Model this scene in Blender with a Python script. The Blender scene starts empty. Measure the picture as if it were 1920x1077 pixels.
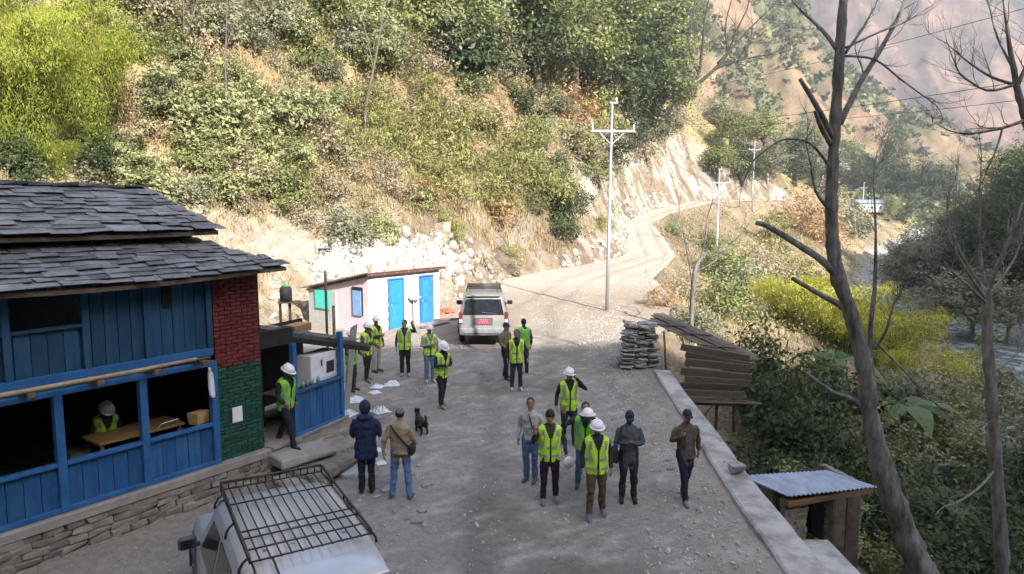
import bpy, bmesh, math, random
import numpy as np
from mathutils import Vector, Matrix, Euler

R = math.radians
random.seed(7)
rng = np.random.default_rng(7)
scene = bpy.context.scene
col = scene.collection

# ------------------------------------------------------------------ camera
CAM = Vector((0, 0, 5.4)); PITCH = R(6.5); FPX = 1300.0
cd = bpy.data.cameras.new('camera'); cam = bpy.data.objects.new('camera', cd); col.objects.link(cam)
cam.location = CAM; cam.rotation_euler = (R(90) - PITCH, 0, 0)
cd.sensor_width = 36; cd.lens = 36 * FPX / 1920; cd.clip_start = 0.1; cd.clip_end = 6000
scene.camera = cam

# ------------------------------------------------------------------ light
SUN_AZ = Vector((0.53, -0.848, 0)).normalized(); SUN_EL = R(32)
world = bpy.data.worlds.new('World'); scene.world = world; world.use_nodes = True
nt = world.node_tree; bg = nt.nodes['Background']
sky = nt.nodes.new('ShaderNodeTexSky'); sky.sky_type = 'NISHITA'; sky.sun_disc = False
sky.sun_elevation = SUN_EL
sky.sun_rotation = math.atan2(SUN_AZ.x, SUN_AZ.y)
sky.altitude = 1500; sky.air_density = .8; sky.dust_density = 6.0; sky.ozone_density = .2
nt.links.new(sky.outputs[0], bg.inputs[0]); bg.inputs[1].default_value = 0.15
sd = bpy.data.lights.new('sun', 'SUN'); sun = bpy.data.objects.new('sun', sd); col.objects.link(sun)
sd.energy = 3.9; sd.angle = R(0.5); sd.color = (1.0, 0.955, 0.89)
sdir = Vector((SUN_AZ.x * math.cos(SUN_EL), SUN_AZ.y * math.cos(SUN_EL), math.sin(SUN_EL)))
sun.rotation_euler = sdir.to_track_quat('Z', 'Y').to_euler(); sun.location = (60, -60, 90)
vs = scene.view_settings
vs.view_transform = 'Standard'; vs.look = 'None'; vs.gamma = 1.0; vs.use_curve_mapping = False
vs.exposure = 2.0
cy = scene.cycles
cy.use_denoising = True
try: cy.denoiser = 'OPENIMAGEDENOISE'
except Exception: pass
cy.max_bounces = 6; cy.diffuse_bounces = 3; cy.glossy_bounces = 2; cy.transmission_bounces = 3
cy.volume_bounces = 0; cy.transparent_max_bounces = 6
cy.caustics_reflective = False; cy.caustics_refractive = False
cy.use_adaptive_sampling = True; cy.adaptive_threshold = 0.02
cy.sample_clamp_indirect = 6

# ------------------------------------------------------------------ pixels to directions
def ray(px, py):
    a = (px - 960) / FPX; b = (538.5 - py) / FPX
    c, s = math.cos(PITCH), math.sin(PITCH)
    return Vector((a, c + b * s, -s + b * c))
def at_y(px, py, y):
    d = ray(px, py); return CAM + d * (y / d.y)
def project(p):
    c, s = math.cos(PITCH), math.sin(PITCH)
    x, y, z = p[0], p[1], p[2] - CAM.z
    dep = y * c - z * s; up = y * s + z * c
    if dep < .1: return (-9999, -9999)
    return (960 + FPX * x / dep, 538.5 - FPX * up / dep)

# ------------------------------------------------------------------ materials
MATS = {}
def mat(name, c1, c2=None, rough=.85, scale=6., detail=5., bump=0., bscale=None, metal=0., spec=.35,
        stretch=None, lo=.35, hi=.65, var=0., coords='Object', rnd=0.):
    """principled material; two colours mixed by noise, optional fine relief, optional per-object tone"""
    if name in MATS: return MATS[name]
    m = bpy.data.materials.new(name); m.use_nodes = True; t = m.node_tree; n = t.nodes; L = t.links
    b = n['Principled BSDF']
    b.inputs['Roughness'].default_value = rough; b.inputs['Metallic'].default_value = metal
    b.inputs['Specular IOR Level'].default_value = spec
    if c2 is None: c2 = tuple(v * .8 for v in c1)
    tc = n.new('ShaderNodeTexCoord'); src = tc.outputs[coords]
    if stretch:
        mp = n.new('ShaderNodeMapping'); mp.inputs['Scale'].default_value = stretch
        L.new(src, mp.inputs[0]); src = mp.outputs[0]
    if rnd:
        oi = n.new('ShaderNodeObjectInfo'); ad = n.new('ShaderNodeVectorMath'); ad.operation = 'ADD'
        L.new(src, ad.inputs[0]); L.new(oi.outputs['Random'], ad.inputs[1]); src = ad.outputs[0]
    nz = n.new('ShaderNodeTexNoise'); nz.inputs['Scale'].default_value = scale; nz.inputs['Detail'].default_value = detail
    nz.inputs['Roughness'].default_value = .65
    L.new(src, nz.inputs['Vector'])
    cr = n.new('ShaderNodeValToRGB'); e = cr.color_ramp.elements
    e[0].position = lo; e[1].position = hi; e[0].color = (*c1, 1); e[1].color = (*c2, 1)
    L.new(nz.outputs['Fac'], cr.inputs[0]); out = cr.outputs[0]
    if rnd:
        mr = n.new('ShaderNodeMapRange'); mr.inputs['To Min'].default_value = 1 - rnd; mr.inputs['To Max'].default_value = 1 + rnd
        L.new(oi.outputs['Random'], mr.inputs[0])
        vm = n.new('ShaderNodeVectorMath'); vm.operation = 'SCALE'
        L.new(out, vm.inputs[0]); L.new(mr.outputs[0], vm.inputs['Scale']); out = vm.outputs[0]
    L.new(out, b.inputs['Base Color'])
    if bump:
        nb = n.new('ShaderNodeTexNoise'); nb.inputs['Scale'].default_value = bscale or scale * 4; nb.inputs['Detail'].default_value = 6
        L.new(src, nb.inputs['Vector'])
        bp = n.new('ShaderNodeBump'); bp.inputs['Strength'].default_value = min(1, bump); bp.inputs['Distance'].default_value = .03
        L.new(nb.outputs['Fac'], bp.inputs['Height']); L.new(bp.outputs[0], b.inputs['Normal'])
    MATS[name] = m; return m

def leafmat(name, c1, c2, trans=.35, scale=1.3, rnd=.18):
    if name in MATS: return MATS[name]
    m = bpy.data.materials.new(name); m.use_nodes = True; t = m.node_tree; n = t.nodes; L = t.links
    n.remove(n['Principled BSDF']); out = n['Material Output']
    at = n.new('ShaderNodeAttribute'); at.attribute_name = 'tint'
    oi = n.new('ShaderNodeObjectInfo')
    cr = n.new('ShaderNodeValToRGB'); e = cr.color_ramp.elements
    e[0].position = .1; e[1].position = .9; e[0].color = (*c1, 1); e[1].color = (*c2, 1)
    L.new(at.outputs['Fac'], cr.inputs[0])
    mr = n.new('ShaderNodeMapRange'); mr.inputs['To Min'].default_value = 1 - rnd; mr.inputs['To Max'].default_value = 1 + rnd
    L.new(oi.outputs['Random'], mr.inputs[0])
    vm = n.new('ShaderNodeVectorMath'); vm.operation = 'SCALE'; L.new(cr.outputs[0], vm.inputs[0]); L.new(mr.outputs[0], vm.inputs['Scale'])
    d = n.new('ShaderNodeBsdfPrincipled'); d.inputs['Roughness'].default_value = .55; d.inputs['Specular IOR Level'].default_value = .3
    tr = n.new('ShaderNodeBsdfTranslucent'); mx = n.new('ShaderNodeMixShader'); mx.inputs[0].default_value = trans
    L.new(vm.outputs[0], d.inputs['Base Color']); L.new(vm.outputs[0], tr.inputs[0])
    L.new(d.outputs[0], mx.inputs[1]); L.new(tr.outputs[0], mx.inputs[2]); L.new(mx.outputs[0], out.inputs[0])
    MATS[name] = m; return m

# ------------------------------------------------------------------ objects
def tag(o, label=None, cat=None, group=None, kind=None):
    if label: o['label'] = label
    if cat: o['category'] = cat
    if group: o['group'] = group
    if kind: o['kind'] = kind
    return o
def empty(name, loc=(0, 0, 0), rz=0., label=None, cat=None, group=None):
    o = bpy.data.objects.new(name, None); col.objects.link(o); o.location = loc; o.rotation_euler = (0, 0, rz)
    o.empty_display_size = .2
    return tag(o, label, cat, group)
def link_mesh(name, me, parent=None, loc=None, rot=None, scale=None):
    o = bpy.data.objects.new(name, me); col.objects.link(o)
    if parent: o.parent = parent
    if loc is not None: o.location = loc
    if rot is not None: o.rotation_euler = rot
    if scale is not None: o.scale = scale
    return o
def copy_tree(o, parent=None):
    c = o.copy(); col.objects.link(c)
    if parent is not None: c.parent = parent
    for ch in list(o.children): copy_tree(ch, c)
    return c

class MB:
    """collects faces, builds one mesh"""
    def __init__(s): s.v = []; s.f = []; s.mi = []; s.cur = 0; s.sm = []
    def add(s, vs_, fs, smooth=False):
        o = len(s.v); s.v.extend([tuple(p) for p in vs_])
        for f in fs: s.f.append([i + o for i in f]); s.mi.append(s.cur); s.sm.append(smooth)
        return s
    def box(s, c, size, rot=None, taper=1., jit=0.):
        hx, hy, hz = (v / 2 for v in size); P = []
        for z in (-1, 1):
            k = taper if z > 0 else 1
            for x, y in ((-1, -1), (1, -1), (1, 1), (-1, 1)):
                p = Vector((x * hx * k, y * hy * k, z * hz))
                if jit: p += Vector((random.uniform(-jit, jit), random.uniform(-jit, jit), random.uniform(-jit, jit)))
                if rot is not None: p = rot @ p
                P.append(p + Vector(c))
        return s.add(P, [(0, 3, 2, 1), (4, 5, 6, 7), (0, 1, 5, 4), (1, 2, 6, 5), (2, 3, 7, 6), (3, 0, 4, 7)])
    def bar(s, p, q, w, h, up=(0, 0, 1)):
        p = Vector(p); q = Vector(q); d = (q - p); ln = d.length; d.normalize()
        u = Vector(up); sd_ = d.cross(u)
        if sd_.length < 1e-4: sd_ = d.cross(Vector((0, 1, 0)))
        sd_.normalize(); u = sd_.cross(d)
        rot = Matrix((sd_, d, u)).transposed()
        return s.box((p + q) / 2, (w, ln, h), rot)
    def tube(s, pts, rad, n=8, caps=True, smooth=True, jit=0.):
        pts = [Vector(p) for p in pts]
        if not hasattr(rad, '__len__'): rad = [rad] * len(pts)
        P = []; F = []; prev = None
        for i, p in enumerate(pts):
            a = pts[max(i - 1, 0)]; b = pts[min(i + 1, len(pts) - 1)]; d = (b - a).normalized()
            if prev is None:
                ref = Vector((0, 0, 1)) if abs(d.z) < .9 else Vector((1, 0, 0)); u = d.cross(ref).normalized()
            else:
                u = (prev - d * prev.dot(d)).normalized()
            prev = u; w = d.cross(u)
            for k in range(n):
                t = 2 * math.pi * k / n; r = rad[i] * (1 + random.uniform(-jit, jit))
                P.append(p + u * math.cos(t) * r + w * math.sin(t) * r)
        for i in range(len(pts) - 1):
            for k in range(n):
                k2 = (k + 1) % n; F.append((i * n + k, i * n + k2, (i + 1) * n + k2, (i + 1) * n + k))
        if caps:
            F.append(tuple(range(n - 1, -1, -1))); m = (len(pts) - 1) * n; F.append(tuple(m + k for k in range(n)))
        return s.add(P, F, smooth)
    def loft(s, rings, caps=True, smooth=True, closed=True):
        n = len(rings[0]); P = [p for r in rings for p in r]; F = []
        for i in range(len(rings) - 1):
            for k in range(n if closed else n - 1):
                k2 = (k + 1) % n; F.append((i * n + k, i * n + k2, (i + 1) * n + k2, (i + 1) * n + k))
        if caps and closed:
            F.append(tuple(range(n - 1, -1, -1))); m = (len(rings) - 1) * n; F.append(tuple(m + k for k in range(n)))
        return s.add(P, F, smooth)
    def ell(s, c, r, n=12, m=8, rot=None, smooth=True, z0=-1., z1=1.):
        rings = []
        t0 = math.asin(z0); t1 = math.asin(z1)
        for j in range(m + 1):
            t = t0 + (t1 - t0) * j / m; cr_, sz = max(math.cos(t), .02), math.sin(t); ring = []
            for k in range(n):
                a = 2 * math.pi * k / n; p = Vector((r[0] * cr_ * math.cos(a), r[1] * cr_ * math.sin(a), r[2] * sz))
                if rot is not None: p = rot @ p
                ring.append(p + Vector(c))
            rings.append(ring)
        return s.loft(rings, smooth=smooth)
    def mesh(s, name, mats):
        me = bpy.data.meshes.new(name); me.from_pydata(s.v, [], s.f)
        if not isinstance(mats, (list, tuple)): mats = [mats]
        for m in mats: me.materials.append(m)
        me.polygons.foreach_set('material_index', s.mi); me.polygons.foreach_set('use_smooth', s.sm)
        me.update(); return me
    def build(s, name, mats, parent=None, loc=None, rot=None, bevel=0.):
        me = s.mesh(name, mats)
        if bevel: bevel_mesh(me, bevel)
        return link_mesh(name, me, parent, loc, rot)
def bevel_mesh(me, w, seg=1):
    bm = bmesh.new(); bm.from_mesh(me)
    bmesh.ops.bevel(bm, geom=[e for e in bm.edges if len(e.link_faces) == 2 and e.calc_face_angle(0) > .5], offset=w, segments=seg, affect='EDGES', profile=.7)
    bm.to_mesh(me); bm.free()

def np_mesh(name, V, F, mats, mi=None, tint=None, smooth=False, colattr=None):
    """fast mesh from arrays: V (n,3), F (m,k)"""
    me = bpy.data.meshes.new(name); V = np.asarray(V, np.float32); F = np.asarray(F, np.int32)
    m, k = F.shape
    me.vertices.add(len(V)); me.vertices.foreach_set('co', V.ravel())
    me.loops.add(m * k); me.loops.foreach_set('vertex_index', F.ravel())
    me.polygons.add(m); me.polygons.foreach_set('loop_start', np.arange(0, m * k, k, dtype=np.int32))
    if not isinstance(mats, (list, tuple)): mats = [mats]
    for q in mats: me.materials.append(q)
    if mi is not None: me.polygons.foreach_set('material_index', np.asarray(mi, np.int32))
    if smooth: me.polygons.foreach_set('use_smooth', np.ones(m, bool))
    if tint is not None:
        a = me.attributes.new('tint', 'FLOAT', 'POINT'); a.data.foreach_set('value', np.asarray(tint, np.float32))
    if colattr is not None:
        a = me.attributes.new('gcol', 'FLOAT_COLOR', 'POINT'); a.data.foreach_set('color', np.asarray(colattr, np.float32).ravel())
    me.update(); me.validate(); return me

# ------------------------------------------------------------------ numpy noise
def vnoise(x, y, seed=0):
    xi = np.floor(x).astype(np.int64); yi = np.floor(y).astype(np.int64); fx = x - xi; fy = y - yi
    fx = fx * fx * (3 - 2 * fx); fy = fy * fy * (3 - 2 * fy)
    def h(a, b):
        n = (a * 374761393 + b * 668265263 + seed * 1442695041) & 0x7fffffff
        n = ((n ^ (n >> 13)) * 1274126177) & 0x7fffffff
        return ((n ^ (n >> 16)) & 0xffff) / 65535.0
    return (h(xi, yi) * (1 - fx) + h(xi + 1, yi) * fx) * (1 - fy) + (h(xi, yi + 1) * (1 - fx) + h(xi + 1, yi + 1) * fx) * fy
def fbm(x, y, oct=4, seed=0):
    v = 0; a = .5; t = 0
    for i in range(oct):
        v = v + a * vnoise(x, y, seed + i * 17); t += a; x = x * 2.03 + 11.3; y = y * 2.03 - 7.1; a *= .5
    return v / t
def ridged(x, y, oct=5, seed=0):
    v = 0; a = .5; t = 0
    for i in range(oct):
        v = v + a * (1 - np.abs(2 * vnoise(x, y, seed + i * 17) - 1)); t += a; x = x * 2.1 + 5.3; y = y * 2.1 - 3.1; a *= .48
    return v / t
# ------------------------------------------------------------------ the lie of the land
YL = [-300, -60, 0, 8, 12, 16.5, 20, 24, 28.7, 31.7, 33.5, 36, 41, 46, 50, 58, 70, 80, 90, 110, 125, 140, 160, 200, 260, 400]
XL = [-60, -40, -24, -16, -12.5, -9.2, -9.5, -10, -9.4, -6.8, -4, -1.8, -.6, 2.2, 5, 9.3, 11.7, 12.8, 16.5, 28, 40, 57, 66, 88, 116, 190]
YR = [-300, -60, -10, 21, 24, 27, 30, 36, 42, 50, 58, 70, 80, 90, 110, 125, 140, 160, 200, 260, 400]
XR = [8, 6, 4.45, 4.55, 5.0, 6.2, 7.5, 8.5, 8.9, 11.5, 14.0, 15.6, 16.4, 20.6, 32.4, 45, 63, 73, 95, 124, 200]
YZ = [-300, 0, 12, 20.5, 26, 32, 42, 50, 58, 70, 80, 95, 110, 125, 140, 200, 400]
ZZ = [0, 0, 0, .35, .55, .75, 1.2, 1.3, 1.45, 2.5, 3.6, 5.2, 6.4, 6.8, 7, 7, 9]
def xl(y): return np.interp(y, YL, XL)
def xr(y): return np.interp(y, YR, XR)
def rz(y): return np.interp(y, YZ, ZZ)
def sstep(a, b, x):
    t = np.clip((x - a) / (b - a), 0, 1); return t * t * (3 - 2 * t)
def cosfac(f, y):
    g = (f(y + 4) - f(y - 4)) / 8.0; return 1 / np.sqrt(1 + g * g)
def river_x(y): return np.interp(y, [-300, -60, 0, 40, 66, 100, 146, 200, 300, 420], [10, 26, 33, 40, 45, 55, 84, 120, 190, 290])
def river_z(y): return -9 + .02 * np.clip(y, -100, 300)
def cut_h(y): return np.interp(y, [0, 16, 24, 30, 45, 60, 80, 105, 125, 160, 260], [1.5, 1.6, 2.2, 2.6, 4, 7, 11, 13.5, 10, 5, 4])
def left_d(x, y): return (xl(y) - x) * cosfac(xl, y)

def height(x, y, fine=True):
    x = np.asarray(x, float); y = np.asarray(y, float)
    zr = rz(y); dl = left_d(x, y); dr = (x - xr(y)) * cosfac(xr, y)
    # left: cut bank then mountain side
    ch = cut_h(y); cw = ch * np.interp(y, [0, 30, 45, 60, 100, 160], [1.0, 1.05, .8, .5, .4, .7])
    wob = (fbm(x * .25, y * .25, 3, 3) - .5) * 3.0
    dlw = np.maximum(dl + wob * sstep(.0, 4, dl), 0)
    t = np.clip(dlw / cw, 0, 1)
    slope = np.interp(y, [0, 30, 60, 120, 170, 260], [.86, .92, 1.05, 1.0, .55, .4])
    hill = ch * (t ** 1.15) + slope * np.maximum(dlw - cw, 0)
    amp = sstep(1, 12, dl)
    hill = hill + amp * ((fbm(x * .09, y * .09, 4, 9) - .5) * 6 + (ridged(x * .16, y * .16, 3, 21) - .6) * 2.2)
    if fine: hill = hill + sstep(.2, 3, dl) * ((fbm(x * .8, y * .8, 4, 5) - .5) * 1.1 + (ridged(x * 1.3, y * 1.3, 3, 6) - .6) * .7)
    zl = zr + hill
    # right: down to the river and up the far bank
    drop = np.interp(y, [0, 20.5, 23, 27, 34, 50, 60, 140], [2.3, 2.3, 1.0, .5, .4, .7, 1.0, .8])
    rx = river_x(y); rzv = river_z(y)
    x0 = xr(y) + .35; z0 = zr - drop
    tt = np.clip((x - x0) / np.maximum(rx - 4 - x0, 3), 0, 1)
    bank = z0 + (rzv - z0) * tt ** .85
    bank = np.where(dr < .4, zr + (z0 - zr) * np.clip(dr / .4, 0, 1), bank)
    far = np.maximum(x - (rx + 4), 0)
    fs = np.interp(y, [-300, 40, 110, 180, 300], [1.15, 1.15, .95, .6, .3])
    bank = bank + 95 * (1 - np.exp(-fs * far / 95)) + sstep(0, 12, far) * (fbm(x * .06, y * .06, 4, 33) - .5) * 14
    if fine: bank = bank + sstep(.6, 3, dr) * ((fbm(x * .5, y * .5, 4, 14) - .5) * 1.1) * (1 - sstep(rx - 7, rx - 4, x) * (1 - sstep(rx + 4, rx + 7, x)))
    z = np.where(dl > 0, zl, np.where(dr > 0, bank, zr))
    # valley floor far off flattens, then the near spur and the big mountain behind
    b = sstep(200, 300, y)
    z = z * (1 - b) + b * (9 + (fbm(x * .02, y * .02, 4, 2) - .5) * 8)
    rdg = np.interp(x, [-900, -200, 60, 166, 197, 228, 263, 291, 330, 420], [420, 330, 205, 137, 104, 71, 43, 22, 6, 0])
    gul = ridged(x * .012 + y * .004, y * .006, 5, 71)
    A = rdg * sstep(255, 470, y + (gul - .6) * 60) * (1 - .55 * sstep(480, 700, y))
    A = A + sstep(270, 400, y) * (1 - sstep(420, 470, y)) * np.minimum(rdg, 60) * (gul - .6) * .9
    z = np.where(y > 240, np.maximum(z, z * .2 + A), z)
    rb_ = sstep(600, 1600, y + (x - 400) * .25); B = rb_ * 640 + sstep(600, 900, y) * ((ridged(x * .0035 + y * .001, y * .0035 - x * .0012, 5, 44) - .55) * 260 + (fbm(x * .02, y * .02, 4, 46) - .5) * 50)
    z = np.where(y > 240, np.maximum(z, B), z)
    # unseen mountain behind the viewer, crest shaped so its shade covers the foreground
    crest = np.interp(x, [-400, -60, 60, 100, 130, 170, 400], [66, 61, 62, 70, 98, 128, 132])
    K = crest * sstep(-14, -62, y) + (fbm(x * .05, y * .05, 4, 8) - .5) * 5 * sstep(-14, -30, y)
    K = np.maximum(K, crest * sstep(-14, -62, y) + .35 * np.maximum(-62 - y, 0))
    z = np.where(y < -10, np.maximum(z, K), z)
    return z

def axis(*segs):
    out = []
    for a, b, st in segs: out.append(np.arange(a, b, st))
    return np.concatenate(out + [np.array([segs[-1][1]], float)])
gx = axis((-900, -120, 30), (-120, -60, 4), (-60, -24, .9), (-24, -12, .4), (-12, 12, .24), (12, 26, .32), (26, 70, .7), (70, 130, 1.6), (130, 420, 4), (420, 900, 6), (900, 1400, 25))
gy = axis((-260, -70, 10), (-70, -10, 3), (-10, 6, .8), (6, 46, .26), (46, 115, .4), (115, 170, .9), (170, 270, 2.2), (270, 720, 5), (720, 1500, 7), (1500, 1800, 25))
GX, GY = np.meshgrid(gx, gy); GZ = height(GX, GY)
GZ0 = GZ.copy()
def grid_h(x, y):
    x = np.asarray(x, float); y = np.asarray(y, float)
    i = np.clip(np.searchsorted(gx, x) - 1, 0, len(gx) - 2); j = np.clip(np.searchsorted(gy, y) - 1, 0, len(gy) - 2)
    fx = np.clip((x - gx[i]) / (gx[i + 1] - gx[i]), 0, 1); fy = np.clip((y - gy[j]) / (gy[j + 1] - gy[j]), 0, 1)
    return (GZ0[j, i] * (1 - fx) + GZ0[j, i + 1] * fx) * (1 - fy) + (GZ0[j + 1, i] * (1 - fx) + GZ0[j + 1, i + 1] * fx) * fy
RAYY = {}
def ray_hit(px, py, y0=6., y1=1500.):
    d = ray(px, py)
    if y0 not in RAYY: RAYY[y0] = np.concatenate([np.arange(y0, 160, .15), np.arange(160, y1, 1.)])
    y = RAYY[y0]; k = y / d.y
    zz = CAM.z + d.z * k; xx = d.x * k
    below = zz < grid_h(xx, y)
    i = int(np.argmax(below)) if below.any() else len(y) - 1
    return Vector((xx[i], y[i], zz[i]))
def ground(x, y): return float(grid_h(np.array([x]), np.array([y]))[0])
# ground sinks a little under the road strip
inroad = (left_d(GX, GY) < -.25) & ((GX - xr(GY)) < np.where(GY < 22, .08, -.3)) & (GY > -8) & (GY < 150)
GZ = np.where(inroad, GZ - .12, GZ)
# colours of the ground itself
def mixc(a, b, t): return a * (1 - t[..., None]) + np.array(b) * t[..., None]
def ground_colour(X, Y, Z):
    dl = left_d(X, Y); dr = X - xr(Y)
    n1 = fbm(X * .35, Y * .35, 4, 51); n2 = fbm(X * .12, Y * .12, 3, 52); n3 = fbm(X * 1.4, Y * 1.4, 3, 53)
    c = np.zeros(X.shape + (3,)) + np.array((.22, .155, .09))
    c = mixc(c, (.34, .25, .135), sstep(.4, .6, n1))            # dry grass
    c = mixc(c, (.14, .12, .06), sstep(.52, .7, n2) * .8)       # leaf litter
    c = mixc(c, (.17, .19, .07), sstep(.5, .65, fbm(X * .2, Y * .2, 3, 57)) * .5)
    cutw = np.interp(Y, [0, 30, 45, 60, 105, 130], [3, 6, 4, 5, 7, 3])
    bare = (1 - sstep(cutw * .6, cutw * 1.5, dl + (n1 - .5) * 4)) * (dl > 0) * (Y > 14) * (Y < 140)
    c = mixc(c, (.165, .126, .088), bare * .9)  # bare soil, tone lowered to paint in dark gaps between the rubble
    rock = bare * sstep(.45, .58, n3 * .5 + n1 * .5) * np.interp(Y, [20, 45, 55, 70], [.75, .6, .95, 1.])
    c = mixc(c, (.255, .22, .178), rock); c = mixc(c, (.33, .30, .26), rock * sstep(48, 62, Y))
    # the bank below the road
    rb = (dr > 0) * (1 - sstep(4, 26, dr)) * (Y > 24)
    c = mixc(c, (.175, .135, .092), rb * .7)
    sh = (dr > 0) * (1 - sstep(24, 34, Y)) * sstep(.1, .5, dr)
    c = mixc(c, (.16, .135, .10), sh * .9)
    ed = np.exp(-np.maximum(dr, 0) * 1.6) * (dr > -1) * (Y > 22)
    c = mixc(c, (.22, .17, .115), ed * .8)
    # river bed stones
    rv = 1 - sstep(5, 10, np.abs(X - river_x(Y)))
    c = mixc(c, (.38, .37, .35), rv * (Y < 240) * (dr > 3))
    # far slopes: tan grass, green gullies
    fa = sstep(210, 300, Y)
    g = ridged(X * .012 + Y * .004, Y * .006, 5, 71); f2 = fbm(X * .02, Y * .02, 5, 61); f3 = fbm(X * .09, Y * .09, 4, 62)
    fc = np.zeros(X.shape + (3,)) + np.array((.25, .18, .11))
    fc = mixc(fc, (.18, .12, .08), sstep(.45, .65, f3))
    fc = mixc(fc, (.12, .14, .065), sstep(.5, .62, f2 * .6 + f3 * .4) * .85)
    fc = mixc(fc, (.11, .13, .06), (1 - sstep(10, 40, Z)) * sstep(.35, .5, f3) * (Y < 520))
    fb = sstep(560, 720, Y)
    bc = np.zeros(X.shape + (3,)) + np.array((.24, .155, .11))
    g2 = fbm(X * .006, Y * .004, 5, 63)
    bc = mixc(bc, (.14, .095, .075), sstep(.45, .6, fbm(X * .015, Y * .01, 4, 64)))  # darker tones put ridge shading into the mountain's colour, along with forest patches
    bc = mixc(bc, (.08, .07, .055), sstep(.45, .6, fbm(X * .05, Y * .035, 4, 65)) * .7); bc = mixc(bc, (.045, .055, .042), sstep(.47, .56, g2) * .95)
    fc = mixc(fc, bc, fb) if False else fc * (1 - fb[..., None]) + bc * fb[..., None]
    fc = fc * .74 * (.62 + .76 * fbm(X * .14, Y * .14, 3, 66))[..., None] * (.7 + .6 * fbm(X * .03, Y * .03, 3, 67))[..., None]
    c = c * (1 - fa[..., None]) + fc * fa[..., None]
    bk = sstep(-8, -20, Y); c = mixc(c, (.10, .11, .05), bk)
    return c
GC = ground_colour(GX, GY, GZ)
ny, nx = GX.shape
idx = np.arange(nx * ny).reshape(ny, nx)
GF = np.stack([idx[:-1, :-1], idx[:-1, 1:], idx[1:, 1:], idx[1:, :-1]], -1).reshape(-1, 4)
def attr_mat(name, rough=.95, nscale=3., bump=.6, bdist=.08, fine=14., lo=.68, hi=1.25, big=(.6, 1.35)):
    m = bpy.data.materials.new(name); m.use_nodes = True; t = m.node_tree; n = t.nodes; L = t.links; b = n['Principled BSDF']
    b.inputs['Roughness'].default_value = rough; b.inputs['Specular IOR Level'].default_value = .15
    at = n.new('ShaderNodeAttribute'); at.attribute_name = 'gcol'
    tc = n.new('ShaderNodeTexCoord')
    n1 = n.new('ShaderNodeTexNoise'); n1.inputs['Scale'].default_value = nscale; n1.inputs['Detail'].default_value = 4; n1.inputs['Roughness'].default_value = .7
    n2 = n.new('ShaderNodeTexNoise'); n2.inputs['Scale'].default_value = fine; n2.inputs['Detail'].default_value = 2
    for q in (n1, n2): L.new(tc.outputs['Object'], q.inputs['Vector'])
    mr = n.new('ShaderNodeMapRange'); mr.inputs['From Min'].default_value = .3; mr.inputs['From Max'].default_value = .7
    mr.inputs['To Min'].default_value = lo; mr.inputs['To Max'].default_value = hi; L.new(n1.outputs['Fac'], mr.inputs[0])
    mr2 = n.new('ShaderNodeMapRange'); mr2.inputs['From Min'].default_value = .3; mr2.inputs['From Max'].default_value = .7
    mr2.inputs['To Min'].default_value = .85; mr2.inputs['To Max'].default_value = 1.15; L.new(n2.outputs['Fac'], mr2.inputs[0])
    mu = n.new('ShaderNodeMath'); mu.operation = 'MULTIPLY'; L.new(mr.outputs[0], mu.inputs[0]); L.new(mr2.outputs[0], mu.inputs[1])
    n3_ = n.new('ShaderNodeTexNoise'); n3_.inputs['Scale'].default_value = .09; n3_.inputs['Detail'].default_value = 6; n3_.inputs['Roughness'].default_value = .7; L.new(tc.outputs['Object'], n3_.inputs['Vector'])
    mr3 = n.new('ShaderNodeMapRange'); mr3.inputs['From Min'].default_value = .32; mr3.inputs['From Max'].default_value = .68; mr3.inputs['To Min'].default_value = big[0]; mr3.inputs['To Max'].default_value = big[1]; L.new(n3_.outputs['Fac'], mr3.inputs[0])
    mu3 = n.new('ShaderNodeMath'); mu3.operation = 'MULTIPLY'; L.new(mu.outputs[0], mu3.inputs[0]); L.new(mr3.outputs[0], mu3.inputs[1]); mu = mu3
    vm = n.new('ShaderNodeVectorMath'); vm.operation = 'SCALE'; L.new(at.outputs['Color'], vm.inputs[0]); L.new(mu.outputs[0], vm.inputs['Scale'])
    L.new(vm.outputs[0], b.inputs['Base Color'])
    bp = n.new('ShaderNodeBump'); bp.inputs['Strength'].default_value = bump; bp.inputs['Distance'].default_value = bdist
    L.new(n1.outputs['Fac'], bp.inputs['Height'])
    bp2 = n.new('ShaderNodeBump'); bp2.inputs['Strength'].default_value = bump * .7; bp2.inputs['Distance'].default_value = bdist * .25
    L.new(n2.outputs['Fac'], bp2.inputs['Height']); L.new(bp.outputs[0], bp2.inputs['Normal']); L.new(bp2.outputs[0], b.inputs['Normal'])
    return m
M_ground = attr_mat('earth_and_rock', nscale=1.6, bump=.8, bdist=.25, fine=9.)
me = np_mesh('ground', np.stack([GX, GY, GZ], -1).reshape(-1, 3), GF, M_ground, smooth=True,
             colattr=np.concatenate([GC, np.ones(GC.shape[:2] + (1,))], -1).reshape(-1, 4))
gnd = tag(link_mesh('ground', me), 'dry hillside, river valley and far mountain slopes', None, None, 'structure')

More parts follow.
